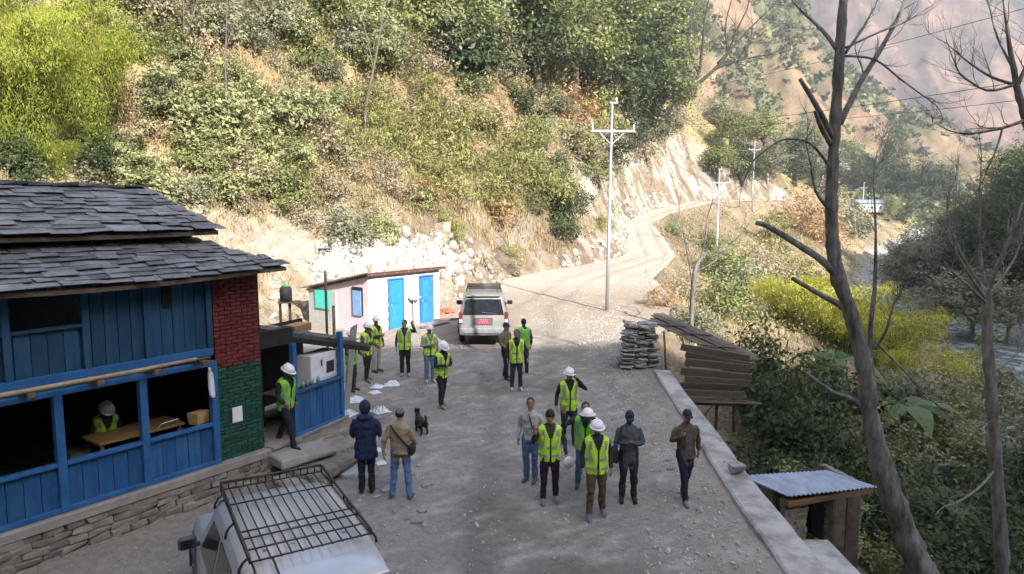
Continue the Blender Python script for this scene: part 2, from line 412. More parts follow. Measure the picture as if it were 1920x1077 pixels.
# ------------------------------------------------------------------ road
def road_surface(y, u):
    """u 0..1 across; returns x, z"""
    a = xl(y) - .35; b = xr(y) + np.where(y < 22, .05, -.1)
    x = a + (b - a) * u
    w = (b - a)
    z = rz(y) + .012 + (fbm(x * .7, y * .5, 4, 81) - .5) * .09 + (fbm(x * 3, y * 3, 3, 82) - .5) * .03
    edge = np.where(y < 22, u, np.minimum(u, 1 - u)) * w
    z = z - .10 * (1 - sstep(0, .5, edge))
    for off, dp in ((-.9, .035), (.75, .04), (2.3, .025)):
        xc = np.interp(y, [0, 20, 32, 42, 58, 80, 110, 140], [.4, .3, .9, 4.3, 12, 14.9, 31, 60.5]) + off
        z = z - dp * np.exp(-((x - xc) / .22) ** 2)
    return x, z
ry_ = np.concatenate([np.arange(-9, 34, .22), np.arange(34, 150, .5)])
ru = np.linspace(0, 1, 64); RU, RY = np.meshgrid(ru, ry_); RX, RZ = road_surface(RY, RU)
n1 = fbm(RX * .5, RY * .35, 4, 91); n2 = fbm(RX * 1.8, RY * 1.2, 4, 92); n3 = fbm(RX * 6, RY * 6, 2, 93)
RC = np.zeros(RX.shape + (3,)) + np.array((.205, .187, .165))
RC = mixc(RC, (.145, .129, .112), sstep(.45, .62, n1) * .8)
RC = mixc(RC, (.255, .232, .205), sstep(.5, .64, n2) * .6)
RC = mixc(RC, (.38, .35, .31), sstep(.62, .72, n3) * .5)
sidel = 1 - sstep(.02, .16, 1 - RU); RC = mixc(RC, (.25, .225, .19), sidel * .5 * (RY < 26))
left_earth = (1 - sstep(-6.5, -3.5, RX)) * (RY < 16); RC = mixc(RC, (.24, .205, .16), left_earth * .8)
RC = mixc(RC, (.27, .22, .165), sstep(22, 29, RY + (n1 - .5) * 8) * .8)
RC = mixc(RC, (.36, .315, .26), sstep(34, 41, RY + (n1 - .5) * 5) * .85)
for off in (-.9, .75):
    xc = np.interp(RY, [0, 20, 32, 42, 58, 80, 110, 140], [.4, .3, .9, 4.3, 12, 14.9, 31, 60.5]) + off
    RC = RC * (1 - (.16 * np.exp(-((RX - xc + (n1 - .5)) / .3) ** 2))[..., None])
ny, nx = RX.shape; idx = np.arange(nx * ny).reshape(ny, nx)
RF = np.stack([idx[:-1, :-1], idx[:-1, 1:], idx[1:, 1:], idx[1:, :-1]], -1).reshape(-1, 4)
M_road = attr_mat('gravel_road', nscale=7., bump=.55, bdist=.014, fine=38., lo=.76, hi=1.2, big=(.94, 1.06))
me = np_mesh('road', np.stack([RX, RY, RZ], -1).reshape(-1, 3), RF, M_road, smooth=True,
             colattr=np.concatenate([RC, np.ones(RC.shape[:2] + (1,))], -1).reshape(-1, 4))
tag(link_mesh('road', me), 'grey gravel road winding up the valley', None, None, 'structure')
def road_z(x, y):
    a = xl(y) - .35; b = xr(y) + (.05 if y < 22 else -.1); u = (x - a) / (b - a)
    if not (0 < u < 1): return ground(x, y)
    return float(road_surface(np.array([float(y)]), np.array([u]))[1][0])

# ------------------------------------------------------------------ river
ys = np.arange(-40, 330, 3.); V = []; 
for y in ys:
    for k in np.linspace(-4.6, 4.6, 7): V.append((river_x(y) + k, y, river_z(y) + .25))
idx = np.arange(len(V)).reshape(len(ys), 7)
F = np.stack([idx[:-1, :-1], idx[:-1, 1:], idx[1:, 1:], idx[1:, :-1]], -1).reshape(-1, 4)
M_water = mat('river_water', (.13, .165, .175), (.42, .45, .46), rough=.2, scale=.9, bump=.7, bscale=2.5, spec=.6, lo=.48, hi=.6)
tag(link_mesh('river', np_mesh('river', np.array(V), F, M_water, smooth=True)), 'shallow pale river in the valley bottom', None, None, 'structure')
# ------------------------------------------------------------------ materials of the built things
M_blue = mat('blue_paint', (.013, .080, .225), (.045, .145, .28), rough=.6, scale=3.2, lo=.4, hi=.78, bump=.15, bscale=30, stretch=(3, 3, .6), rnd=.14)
M_blued = mat('dull_shaded_blue_paint', (.009, .050, .115), (.030, .095, .165), rough=.65, scale=3.2, lo=.4, hi=.78, bump=.15, bscale=30, stretch=(3, 3, .5), rnd=.16)  # duller teal blue, darkened further with the shade under the eave
M_bluefr = mat('blue_frame_paint', (.018, .095, .25), (.036, .14, .33), rough=.5, scale=5, bump=.1, bscale=40)
M_dark = mat('dark_interior', (.018, .016, .014), (.03, .026, .022), rough=.9)  # near-black: the shade of unlit rooms is put into this colour
M_oldwood = mat('weathered_wood', (.17, .135, .105), (.085, .065, .05), rough=.85, scale=4, stretch=(1, 1, 1), bump=.5, bscale=22, rnd=.2)
M_bamboo = mat('dry_bamboo', (.42, .33, .20), (.30, .22, .13), rough=.6, scale=5)
M_concrete = mat('concrete', (.33, .30, .265), (.22, .20, .18), rough=.9, scale=2.4, bump=.4, bscale=18)
M_concl = mat('pale_concrete', (.40, .385, .36), (.20, .19, .175), rough=.92, scale=1.9, bump=.8, bscale=11, lo=.42, hi=.66, detail=8)
M_stone = mat('field_stone', (.27, .24, .20), (.15, .13, .11), rough=.9, scale=5, bump=.5, bscale=20, rnd=.28)
M_stoneg = mat('grey_stone', (.36, .36, .35), (.20, .20, .195), rough=.88, scale=5, bump=.5, bscale=20, rnd=.28)
M_slate = mat('roof_slate', (.20, .20, .205), (.095, .095, .10), rough=.6, scale=3.2, bump=.35, bscale=16, rnd=.4)
M_green = mat('green_brick_paint', (.020, .095, .06), (.012, .05, .035), rough=.6, scale=5, rnd=.3, bump=.4, bscale=25)
M_red = mat('red_brick_paint', (.19, .032, .028), (.10, .018, .018), rough=.65, scale=5, rnd=.3, bump=.4, bscale=25)
M_mortar = mat('dark_mortar', (.03, .045, .038), (.02, .03, .026), rough=.9)
M_mortr = mat('red_mortar', (.08, .018, .017), (.05, .014, .013), rough=.9)
M_paper = mat('white_paper', (.78, .79, .82), (.72, .73, .77), rough=.7)
M_white = mat('white_enamel', (.74, .75, .76), (.66, .67, .69), rough=.4)
M_black = mat('black_rubber', (.015, .015, .016), (.025, .025, .026), rough=.7)
M_tin = mat('galvanised_tin', (.40, .44, .50), (.27, .30, .35), rough=.42, metal=.55, scale=2, lo=.4, hi=.62)
M_steel = mat('galvanised_steel', (.50, .52, .55), (.40, .42, .44), rough=.4, metal=.6, scale=3)

# ------------------------------------------------------------------ the blue slate-roofed house
HA = math.atan2(.806, .592); HO = Vector((-5.59, 12.64, .62))
house = empty('village_house', HO, HA, 'two-storey blue plank house with grey slate roofs and red and green brick pier', 'house')
def hw(p):  # house local to world
    c, s = math.cos(HA), math.sin(HA); return Vector((HO.x + p[0] * c - p[1] * s, HO.y + p[0] * s + p[1] * c, HO.z + p[2]))
XB = -5.2                                  # left end of the house
# shell: floor, ceiling, back and end walls (the rooms behind the windows)
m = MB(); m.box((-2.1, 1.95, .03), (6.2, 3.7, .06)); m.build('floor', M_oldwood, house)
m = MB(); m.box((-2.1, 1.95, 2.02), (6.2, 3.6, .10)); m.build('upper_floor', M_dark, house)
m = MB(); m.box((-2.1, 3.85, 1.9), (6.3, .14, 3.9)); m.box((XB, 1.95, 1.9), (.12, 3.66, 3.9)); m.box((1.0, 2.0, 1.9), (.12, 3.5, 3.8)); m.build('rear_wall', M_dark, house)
# plank walls
def planks(parent, x0, x1, z0, z1, n, mt, y=0.):
    w = (x1 - x0) / n
    for i in range(n):
        b = MB(); b.box((0, 0, 0), (w - .012, .026, z1 - z0)); 
        b.build('plank', mt, parent, ((x0 + (i + .5) * w), y + random.uniform(-.004, .004), (z0 + z1) / 2), (0, 0, random.uniform(-.006, .006)))
lw = MB(); lw.box((-2.55, .05, .38), (5.1, .03, .72)); lw = lw.build('lower_plank_wall', M_blued, house)
posts = [0.0, -1.29, -2.59, -3.88, -5.1]
for a, b in zip(posts[:-1], posts[1:]):
    planks(lw, b + .06, a - .06, .07, .74, 5, M_blue)
for p in posts:
    b = MB(); b.box((p, -.03, .98), (.13, .13, 1.96)); b.build('post', M_bluefr, house, bevel=.008)
b = MB(); b.box((-2.55, -.03, .035), (5.1, .11, .075)); b.build('bottom_rail', M_bluefr, house, bevel=.006)
for a, b_ in zip(posts[:-1], posts[1:]):
    b = MB(); b.box(((a + b_) / 2, -.035, .775), (1.155, .12, .06)); b.build('window_sill', M_bluefr, house, bevel=.006)
b = MB(); b.box((-2.6, -.03, 1.93), (5.2, .14, .10)); b.build('lintel_beam', M_bluefr, house, bevel=.008)
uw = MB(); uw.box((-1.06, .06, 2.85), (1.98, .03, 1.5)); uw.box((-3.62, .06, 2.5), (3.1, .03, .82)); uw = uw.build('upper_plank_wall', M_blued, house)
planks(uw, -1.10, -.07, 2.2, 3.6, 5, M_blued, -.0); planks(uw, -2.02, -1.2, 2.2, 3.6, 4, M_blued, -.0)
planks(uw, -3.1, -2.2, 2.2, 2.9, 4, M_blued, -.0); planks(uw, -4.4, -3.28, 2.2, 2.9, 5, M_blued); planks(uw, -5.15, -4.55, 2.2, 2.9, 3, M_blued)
for p in (-.03, -1.15, -2.11, -3.19, -4.47):
    b = MB(); b.box((p, -.03, 2.86), (.11, .09, 1.5)); b.build('post', M_blued, house, bevel=.006)
b = MB(); b.box((-2.6, -.035, 2.15), (5.2, .12, .14)); b.build('floor_rail', M_bluefr, house, bevel=.008)
for a, c in ((-3.13, -2.17), (-4.41, -3.25), (-5.15, -4.53)):
    b = MB(); b.box(((a + c) / 2, -.03, 2.93), (c - a, .1, .05)); b.build('window_sill', M_blued, house, bevel=.005)
b = MB(); b.box((-.78, -.022, 3.25), (.16, .02, .42)); b.build('vent_slot', M_dark, house)
b = MB(); b.box((-2.2, 0.03, 3.62), (6.4, .12, .12)); b.build('wall_plate', M_oldwood, house)
# bamboo rail on joist ends
for p in (-.35, -1.2, -2.1, -3.05, -4.0):
    b = MB(); b.box((p, -.22, 2.045), (.12, .5, .09), jit=.01); b.build('joist_end', M_oldwood, house, bevel=.01)
rail = MB(); rail.tube([(-5.4, -.40, 2.13), (-3.2, -.41, 2.125), (-1.6, -.40, 2.12), (-.5, -.39, 2.135)], [.04, .038, .036, .03], 9)
rail = tag(rail.build('bamboo_pole', M_bamboo, None, HO, (0, 0, HA)), 'long bamboo pole lying on the joist ends of the blue house', 'pole')
rail2 = MB(); rail2.tube([(-5.2, -.34, 2.115), (-2.5, -.345, 2.115), (-.2, -.34, 2.11)], [.022, .022, .018], 8)
tag(rail2.build('bamboo_pole', M_oldwood, None, HO, (0, 0, HA)), 'thin dark cane lying behind the long bamboo pole', 'pole')
# towel hung on the post, paper on the pier
tw = MB(); rings = []
for k, (z, w) in enumerate(((1.88, .015), (1.80, .02), (1.76, .05), (1.55, .062), (1.36, .055), (1.30, .03))):
    rings.append([(-.12 + w * math.cos(t) + .01 * k, -.13 + .03 * math.sin(t) * (1 + .6 * math.sin(5 * t)), z) for t in [2 * math.pi * i / 14 for i in range(14)]])
tw.loft(rings); tag(tw.build('towel', M_paper, None, HO, (0, 0, HA)), 'white cloth hanging from the post beside the green brick pier', 'towel')
# brick pier: core + bricks
px0, px1 = .075, 1.07
core = MB(); core.box(((px0 + px1) / 2, .14, .90), (px1 - px0 - .02, .24, 1.86)); core = core.build('green_brick_pier', M_mortar, house)
corer = MB(); corer.box(((px0 + px1) / 2, .14, 2.73), (px1 - px0 - .02, .24, 1.8)); corer = corer.build('red_brick_pier', M_mortr, house)
bw, bh = .236, .072
bm_ = MB(); bm_.box((0, 0, 0), (bw - .014, .03, bh - .014)); brick_me = bm_.mesh('brick', M_green); bevel_mesh(brick_me, .004)
bm_ = MB(); bm_.box((0, 0, 0), (bw / 2 - .014, .03, bh - .014)); half_me = bm_.mesh('brick', M_green); bevel_mesh(half_me, .004)
def red(me_):
    r = me_.copy(); r.materials[0] = M_red; return r
bR, hR = red(brick_me), red(half_me)
z = -.02 + bh / 2; k = 0
while z < 3.62:
    g = z < 1.80
    cols = []
    x = px0
    if k % 2: cols.append((x + bw / 4, True)); x += bw / 2
    while x + bw <= px1 + .01: cols.append((x + bw / 2, False)); x += bw
    if x + bw / 2 <= px1 + .01: cols.append((x + bw / 4, True))
    for cx, h in cols:
        link_mesh('brick', (half_me if h else brick_me) if g else (hR if h else bR), core if g else corer, (cx, .012 + random.uniform(-.008, .006), z + random.uniform(-.004, .004)), (0, random.uniform(-.02, .02), random.uniform(-.03, .03)))
    z += bh; k += 1
pp = MB(); pp.box((.47, -.024, .83), (.21, .004, .30)); tag(pp.build('paper_notice', M_paper, None, HO, (0, 0, HA)), 'white paper notice stuck on the green brick wall', 'notice')
# plinth
pl = MB(); pl.box((-2.05, -.02, -.09), (6.4, .36, .17), jit=.012); pl.build('plinth_ledge', M_concrete, house, bevel=.02)
pw = MB(); pw.box((-2.05, .06, -.42), (6.3, .26, .56)); pw = pw.build('plinth_wall', M_mortar, house)
stones = []
for s in range(5):
    b = MB(); b.box((0, 0, 0), (.30, .16, .105), jit=.022); q = b.mesh('stone', M_stone); bevel_mesh(q, .02, 2); stones.append(q)
zc = -.225
for r in range(5):
    x = -5.4 + random.uniform(0, .2)
    while x < 1.1:
        w = random.uniform(.7, 1.35)
        link_mesh('stone', random.choice(stones), pw, (x + .15 * w, -.10 - .03 * r + random.uniform(-.03, .03), zc), (random.uniform(-.1, .1), random.uniform(-.08, .08), random.uniform(-.15, .15)), (w, 1, random.uniform(.75, 1.05)))
        x += .31 * w
    zc -= .105
# interior: a table and things seen through the windows
tb = empty('table', hw((-1.1, .75, .06)), HA, 'brown wooden table inside the blue house behind the middle window', 'table')
b = MB(); b.box((0, 0, .72), (1.5, .7, .04)); b.build('table_top', mat('table_wood', (.30, .19, .07), (.22, .13, .05), rough=.5), tb)
for sx in (-.68, .68):
    for sy in (-.28, .28):
        b = MB(); b.box((sx, sy, .35), (.06, .06, .70)); b.build('leg', M_oldwood, tb)
b = MB(); b.box((-.2, .12, .92), (.34, .012, .24), Euler((.9, 0, .2)).to_matrix()); tag(b.build('paper_sheet', M_paper, None, hw((-.45, .35, -.10)), (0, 0, HA)), 'white paper lying on the table inside the blue house', 'paper')
cb = MB(); cb.box((0, 0, .10), (.30, .24, .20), jit=.02); cb = tag(cb.build('carton', mat('tan_card', (.50, .32, .13), (.40, .25, .10)), None, hw((-.20, .17, .805)), (0, 0, HA + .3)), 'tan carton standing on the window sill nearest the green pier', 'carton')

# slate roofs
def slate_roof(name, eave_y, eave_z, top_y, top_z, xl0, xr_e, xr_t, rows, wid, sag, flip=False):
    base = MB(); V = []; n = 12
    dz = -.05
    for j, (yy, zz, xr_) in enumerate(((eave_y, eave_z, xr_e), (top_y, top_z, xr_t))):
        for i in range(n + 1):
            t = i / n; x = xl0 + (xr_ - xl0 - .06) * t
            V.append((x, yy, zz + dz - sag * math.sin(math.pi * min(1, max(0, (x - xl0 - 1) / 5.5))) * (1 - j)))
    V2 = [(x, y, z - .07) for x, y, z in V]; o = len(V)
    F = []
    for i in range(n):
        F += [(i, i + 1, n + 2 + i, n + 1 + i), (o + i, o + n + 1 + i, o + n + 2 + i, o + i + 1), (i, o + i, o + i + 1, i + 1)]
    F += [(n, o + n, o + 2 * n + 1, 2 * n + 1), (0, n + 1, o + n + 1, o)]
    base.add(V + V2, F); ro = base.build(name, M_oldwood, house)
    sl = (top_y - eave_y); ang = math.atan2(top_z - eave_z, sl); L = math.hypot(sl, top_z - eave_z)
    variants = []
    for s in range(6):
        b = MB(); b.box((0, 0, 0), (wid, L / rows * 1.7, .013), jit=.005); b.v = [(x + random.uniform(-.02, .02), y + random.uniform(-.02, .02), z) for x, y, z in b.v]; q = b.mesh('slate', M_slate); variants.append(q)
    for r in range(rows):
        t = (r + .35) / rows
        xe = xr_e + (xr_t - xr_e) * (r + .5) / rows
        x = xl0 + random.uniform(-.2, .1); k = 1.35 if r == 0 else 1.
        while x < xe - .06:
            w = min(random.uniform(.75, 1.3) * k, max(.45, (xe - x) / wid))
            yy = eave_y + sl * t + random.uniform(-.035, .035); 
            zz = eave_z + (top_z - eave_z) * t - sag * math.sin(math.pi * min(1, max(0, (x - xl0 - 1) / 5.5))) * (1 - t)
            link_mesh('slate', random.choice(variants), ro, (x + wid * w / 2, yy, zz + .012 + random.uniform(0, .03)),
                      (ang - .09 + random.uniform(-.05, .02), random.uniform(-.025, .025), random.uniform(-.05, .05)), (w, random.uniform(.9, 1.1), 1))
            x += wid * w + random.uniform(0, .015)
    return ro
slate_roof('lower_roof', -.49, 3.69, .86, 4.20, XB - .3, 1.42, .26, 9, .36, .09)
slate_roof('upper_roof', .49, 4.40, 2.21, 5.17, XB - .3, .62, .10, 12, .38, .03)
b = MB(); V = [(XB - .3, 2.2, 5.15), (.1, 2.2, 5.13), (.5, 4.6, 4.1), (XB - .3, 4.6, 4.1)]; V += [(x, y, z - .08) for x, y, z in V]
b.add(V, [(0, 1, 2, 3), (7, 6, 5, 4), (0, 4, 5, 1), (1, 5, 6, 2), (2, 6, 7, 3), (3, 7, 4, 0)]); rb = b.build('rear_roof', M_slate, house)
for i in range(13):
    b = MB(); b.box((0, 0, 0), (.42, .30, .05), jit=.02); b.build('ridge_slate', M_slate, house, (XB + .1 + i * .41, 2.24, 5.215 + random.uniform(-.01, .015)), (random.uniform(-.05, .05), random.uniform(-.03, .03), random.uniform(-.06, .06)))
b = MB(); b.box((-2.55, .95, 4.2), (5.6, .10, .5)); b.build('roof_gap_shade', M_dark, house)  # near-black board, painting in the shade of the gap between the roofs
for x in np.arange(XB, .9, .62):
    b = MB(); b.bar((x, -.44, 3.57), (x, .8, 4.05), .07, .08); b.build('rafter', M_oldwood, house)

# ------------------------------------------------------------------ porch kiosk at the end of the house
CA = Vector((-4.53, 14.1, .62)); CB = Vector((-3.92, 15.5, .62)); KA = math.atan2(CB.y - CA.y, CB.x - CA.x); KL = (CB - CA).length
kiosk = empty('porch_kiosk', CA, KA, 'blue plank kiosk with sloping dark roof beside the house doorway', 'kiosk')
bk = MB(); bk.box((KL / 2, .05, .48), (KL, .03, .9)); bk = bk.build('counter_front', M_blued, kiosk)
planks(bk, .05, KL - .04, .06, .90, 7, M_blue)
b = MB(); b.box((KL / 2, -.02, .035), (KL, .1, .07)); b.build('bottom_rail', M_bluefr, kiosk, bevel=.005)
b = MB(); b.box((KL / 2, .06, .95), (KL + .04, .28, .05)); b.build('counter_top', M_blued, kiosk, bevel=.006)
for x in (-.01, KL + .01):
    b = MB(); b.box((x, 0, 1.0), (.11, .11, 2.0)); b.build('post', M_bluefr, kiosk, bevel=.006)
b = MB(); b.box((KL / 2, .01, 1.62), (KL, .06, .05)); 
es = MB(); es.box((KL + .02, .82, .48), (.04, 1.6, .9)); es.build('end_panel', M_blued, kiosk)
fl = MB(); fl.box((KL / 2 - .3, .9, .0), (KL + .9, 2.0, .05)); fl.build('floor', M_concrete, kiosk)
sh = MB(); sh.box((KL / 2 - .1, .62, .84), (KL - .1, .5, .04)); sh.build('shelf', M_oldwood, kiosk)
pb = MB(); pb.box((KL / 2 - .35, .12, -.22), (KL + 1.0, .34, .40), jit=.02); pb = pb.build('kiosk_base', M_concrete, kiosk, bevel=.02)
x = -.3
for i in range(14):
    link_mesh('stone', random.choice(stones), pb, (-.1 + (i % 7) * .24, -.12 + random.uniform(-.05, .02), -.27 - .13 * (i // 7)), (random.uniform(-.2, .2), random.uniform(-.1, .1), random.uniform(-.3, .3)), (.85, .8, 1.1))
# roof (dark tin, slopes down towards the road end)
A = Vector((-4.98, 13.8, 2.97)); B = Vector((-3.44, 16.45, 2.16)); bkd = Vector((-.86, .51, .0)) * 2.3
V = [A, B, B + bkd, A + bkd]; nrm = (B - A).cross(bkd).normalized()
b = MB(); V2 = [p - nrm * .09 for p in V]; b.add(V + V2, [(0, 1, 2, 3), (7, 6, 5, 4), (0, 4, 5, 1), (1, 5, 6, 2), (2, 6, 7, 3), (3, 7, 4, 0)])
inv = Matrix.Translation(CA) @ Matrix.Rotation(KA, 4, 'Z'); inv = inv.inverted()
b.v = [tuple(inv @ Vector(p)) for p in b.v]; kr = b.build('kiosk_roof', mat('dark_roof_sheet', (.10, .105, .115), (.05, .05, .055), rough=.6, scale=3), kiosk)
for i in range(4):
    f = (i + .3) / 4; p = A.lerp(B, f) - nrm * -.02; b = MB(); b.bar(inv @ (p - bkd * .02 + Vector((0, 0, .012))), inv @ (p + bkd + Vector((0, 0, .012))), .34, .012); b.build('roof_sheet', mat('dark_roof_sheet', ()), kr)
b = MB(); b.bar(inv @ (A - nrm * .14), inv @ (B - nrm * .14), .08, .11); b.build('fascia_beam', M_dark, kiosk)
def roof_pt(f, g): return A.lerp(B, f) + bkd * g + Vector((0, 0, .03))
# back wall behind doorway and kiosk
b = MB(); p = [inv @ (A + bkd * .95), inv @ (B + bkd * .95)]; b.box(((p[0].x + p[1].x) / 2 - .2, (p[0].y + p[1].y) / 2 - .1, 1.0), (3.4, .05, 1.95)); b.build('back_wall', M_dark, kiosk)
# things on the roof and inside
tag((lambda q: q.build('cardboard_box', mat('brown_card', (.36, .22, .11), (.28, .165, .08)), None, roof_pt(.42, .22), (0, 0, KA + .1), bevel=.006))(MB().box((0, 0, .10), (.62, .34, .17), jit=.008)), 'flat brown cardboard box lying on the dark kiosk roof', 'box')
tag((lambda q: q.build('tin_sheet', M_tin, None, roof_pt(.25, .35), (.05, .13, KA + .2)))(MB().box((0, 0, .02), (1.0, .5, .018))), 'loose grey tin sheet lying on the kiosk roof behind the cardboard box', 'sheet')
tag((lambda q: q.build('plywood_board', mat('grey_board', (.36, .35, .32), (.26, .25, .23)), None, Vector((-4.32, 17.6, road_z(-4.32, 17.6) - .02)), (.12, 0, KA + .35)))(MB().box((0, 0, 1.1), (.52, .03, 2.2))), 'tall grey board leaning behind the kiosk roof', 'board')
cab = empty('white_stove_cabinet', Vector((-4.36, 15.25, 1.482)), KA, 'white enamel cabinet with a dark square window inside the kiosk', 'cabinet')
b = MB(); b.box((0, 0, .36), (.92, .40, .72)); b.build('cabinet_body', M_white, cab, bevel=.012)
b = MB(); b.box((.16, -.205, .40), (.46, .012, .5)); d = b.build('oven_door', M_white, cab, bevel=.004)
b = MB(); b.box((.17, -.214, .38), (.26, .008, .26)); b.build('window_pane', mat('oven_glass', (.03, .03, .032), (.05, .05, .052), rough=.2), d)
b = MB(); b.box((-.13, -.222, .52), (.02, .02, .14)); b.build('handle', M_black, cab)
b = MB(); b.box((.40, -.207, .60), (.09, .006, .13)); b.build('sticker', mat('yellow_sticker', (.75, .55, .06), (.7, .5, .05)), cab)
b = MB(); b.box((0, 0, .02), (.5, .34, .035)); 
jars = MB()
for i, (dx, c) in enumerate(((.35, .05), (.50, .04), (.62, .055), (.85, .04))):
    j = MB(); j.tube([(0, 0, 0), (0, 0, .10), (0, 0, .13)], [c, c, c * .6], 10)
    tag(j.build('jar', mat('jar_glass', (.30, .33, .31), (.22, .25, .24), rough=.2), None, Vector((CA.x + math.cos(KA) * dx - math.sin(KA) * .08, CA.y + math.sin(KA) * dx + math.cos(KA) * .08, 1.596))), 'small glass jar standing on the kiosk counter', 'jar', 'jars on the kiosk counter')
# doorway between pier and kiosk
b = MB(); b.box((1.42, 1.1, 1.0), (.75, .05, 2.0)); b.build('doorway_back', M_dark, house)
b = MB(); b.box((1.45, .5, -.03), (.8, 1.3, .06)); b.build('door_threshold', M_concrete, house)
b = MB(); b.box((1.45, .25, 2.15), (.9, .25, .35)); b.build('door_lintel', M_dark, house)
# stone step slabs at the door
stp = empty('door_steps', hw((1.55, -.45, 0)), HA, 'rough earth and stone steps below the dark doorway', 'steps')
for i, (x, y, z, sx, sy) in enumerate(((0, -.05, -.20, 1.2, .75), (.25, -.5, -.40, 1.5, .8), (.9, .05, -.30, .9, .7), (-.5, -.55, -.46, .8, .6))):
    b = MB(); b.box((0, 0, 0), (sx, sy, .16), jit=.05); b.build('step_slab', M_stone if i else M_concrete, stp, (x, y, z), (0, 0, random.uniform(-.2, .2)), bevel=.03)
for i in range(16):
    link_mesh('stone', random.choice(stones), stp, (random.uniform(-.9, 1.3), -.75 + random.uniform(-.2, .25), -.52 + random.uniform(-.05, .06)), (random.uniform(-.2, .2), random.uniform(-.2, .2), random.uniform(0, 3)), (random.uniform(.6, 1.1), .9, .8))

# ------------------------------------------------------------------ pink toilet shed
SA = math.atan2(.78, .625); SO = Vector((-5.5, 26.3, .56))
shed = empty('pink_shed', SO, SA, 'small pink and white shed with two blue doors below the rubble slope', 'shed')
M_pink = mat('pink_wash', (.66, .54, .58), (.56, .45, .49), rough=.9, scale=2.5, bump=.2, bscale=14)
M_pinkw = mat('white_block', (.72, .66, .66), (.62, .55, .56), rough=.9, scale=5, rnd=.10)
M_shblue = mat('bright_blue_door', (.02, .16, .62), (.03, .21, .72), rough=.5, scale=3)
FH, BH = 2.36, 1.56
w = MB()   # walls as one shell with sloping top
def shell(x0, x1, y0, y1, th, f0, b0):
    w.box((0, 0, 0), (0, 0, 0)) if False else None
V = [(0, 0, 0), (3.84, 0, 0), (3.84, 3.8, 0), (0, 3.8, 0), (0, 0, FH), (3.84, 0, FH), (3.84, 3.8, BH), (0, 3.8, BH)]
w.add(V, [(0, 1, 5, 4), (1, 2, 6, 5), (2, 3, 7, 6), (3, 0, 4, 7), (4, 5, 6, 7)]); wall = w.build('wall', M_pink, shed)
bmx = MB(); bmx.box((0, 0, 0), (.38, .035, .175)); blk = bmx.mesh('block', M_pinkw); bevel_mesh(blk, .006)
doors = ((1.02, 1.72), (2.72, 3.38))
for r in range(12):
    z = .10 + r * .19
    if z > FH - .08: break
    x = .2 if r % 2 else .0
    while x < 3.8:
        x1_ = min(x + .40, 3.84); cx = (x + x1_) / 2
        if x1_ - x > .12 and not any(a - .02 < x1_ and x < b_ + .02 and z < 2.06 for a, b_ in doors):
            link_mesh('block', blk, wall, (cx, -.012, z), None, ((x1_ - x - .015) / .38, 1, 1))
        x += .40
for i, (a, b_) in enumerate(doors):
    d = MB(); d.box((0, 0, 0), (b_ - a, .05, 1.96)); 
    dd = d.build('door', M_shblue if i == 0 else mat('dark_blue_door', (.02, .12, .45), (.03, .16, .55), rough=.5), shed, ((a + b_) / 2, -.03, 1.02))
    for zz in (-.5, .45):
        q = MB(); q.box((0, -.032, zz), (b_ - a - .18, .014, .78)); q.build('door_panel', M_shblue, dd)
    q = MB(); q.box((-.27, -.05, 0), (.03, .05, .12)); q.build('handle', M_steel, dd)
    f = MB(); 
    for xx in (a - .03, b_ + .03): f.box((xx, -.03, 1.02), (.05, .09, 2.04))
    f.box(((a + b_) / 2, -.03, 2.05), (b_ - a + .1, .09, .05)); f.build('door_frame', M_bluefr, shed)
q = MB(); q.box((3.18, -.07, 1.05), (.36, .03, 1.9), Euler((0, 0, -.5)).to_matrix()); q.build('open_door_leaf', M_bluefr, shed)
# window on the side wall
q = MB(); q.box((-.02, .62, 1.25), (.05, .62, 1.1)); wn = q.build('window', M_dark, shed)
q = MB(); q.box((-.055, .62, 1.18), (.02, .5, .96)); q.build('window_curtain', mat('light_blue_cloth', (.16, .30, .62), (.22, .38, .7), rough=.8), wn)
q = MB(); q.box((-.03, 2.85, .78), (.05, 1.8, 1.5)); q.build('grey_cladding', mat('grey_sheet', (.42, .42, .40), (.34, .34, .33), rough=.8), shed)
q = MB(); q.box((-.10, 2.75, 1.15), (.03, .95, .75), jit=.02); tag(q.build('cloth', mat('turquoise_cloth', (.05, .48, .40), (.08, .56, .48), rough=.8), None, SO, (0, 0, SA)), 'turquoise cloth hung on the grey side of the pink shed', 'cloth')
rf = MB(); V = [(-.25, -.28, FH + .03), (4.05, -.28, FH + .03), (4.05, 4.1, BH - .05), (-.25, 4.1, BH - .05)]; V += [(x, y, z + .05) for x, y, z in V]
rf.add(V, [(3, 2, 1, 0), (4, 5, 6, 7), (0, 1, 5, 4), (1, 2, 6, 5), (2, 3, 7, 6), (3, 0, 4, 7)]); rfo = rf.build('roof', mat('rusty_tin', (.20, .11, .08), (.30, .27, .26), rough=.6), shed)
for x in np.linspace(0, 3.8, 7):
    q = MB(); q.bar((x, -.24, FH - .03), (x, 3.9, BH - .1), .07, .09); q.build('rafter', M_oldwood, rfo)
q = MB(); q.box((1.9, -.2, FH - .04), (4.2, .07, .10)); q.build('fascia', mat('red_fascia', (.12, .05, .045), (.08, .035, .03)), rfo)
# wash basin between the doors
wb = empty('wash_basin', SO + Vector((math.cos(SA) * 2.22 + math.sin(SA) * .2, math.sin(SA) * 2.22 - math.cos(SA) * .2, 0)), SA, 'white wash basin on a pipe between the blue shed doors', 'basin')
q = MB(); q.ell((0, 0, 1.25), (.27, .22, .14), z1=.2); q.build('bowl', M_white, wb)
q = MB(); q.tube([(0, .05, 0), (0, .05, 1.12)], .035); q.build('pipe', M_steel, wb)
q = MB(); q.box((0, .15, 1.42), (.5, .05, .22)); q.build('splashback', M_white, wb)

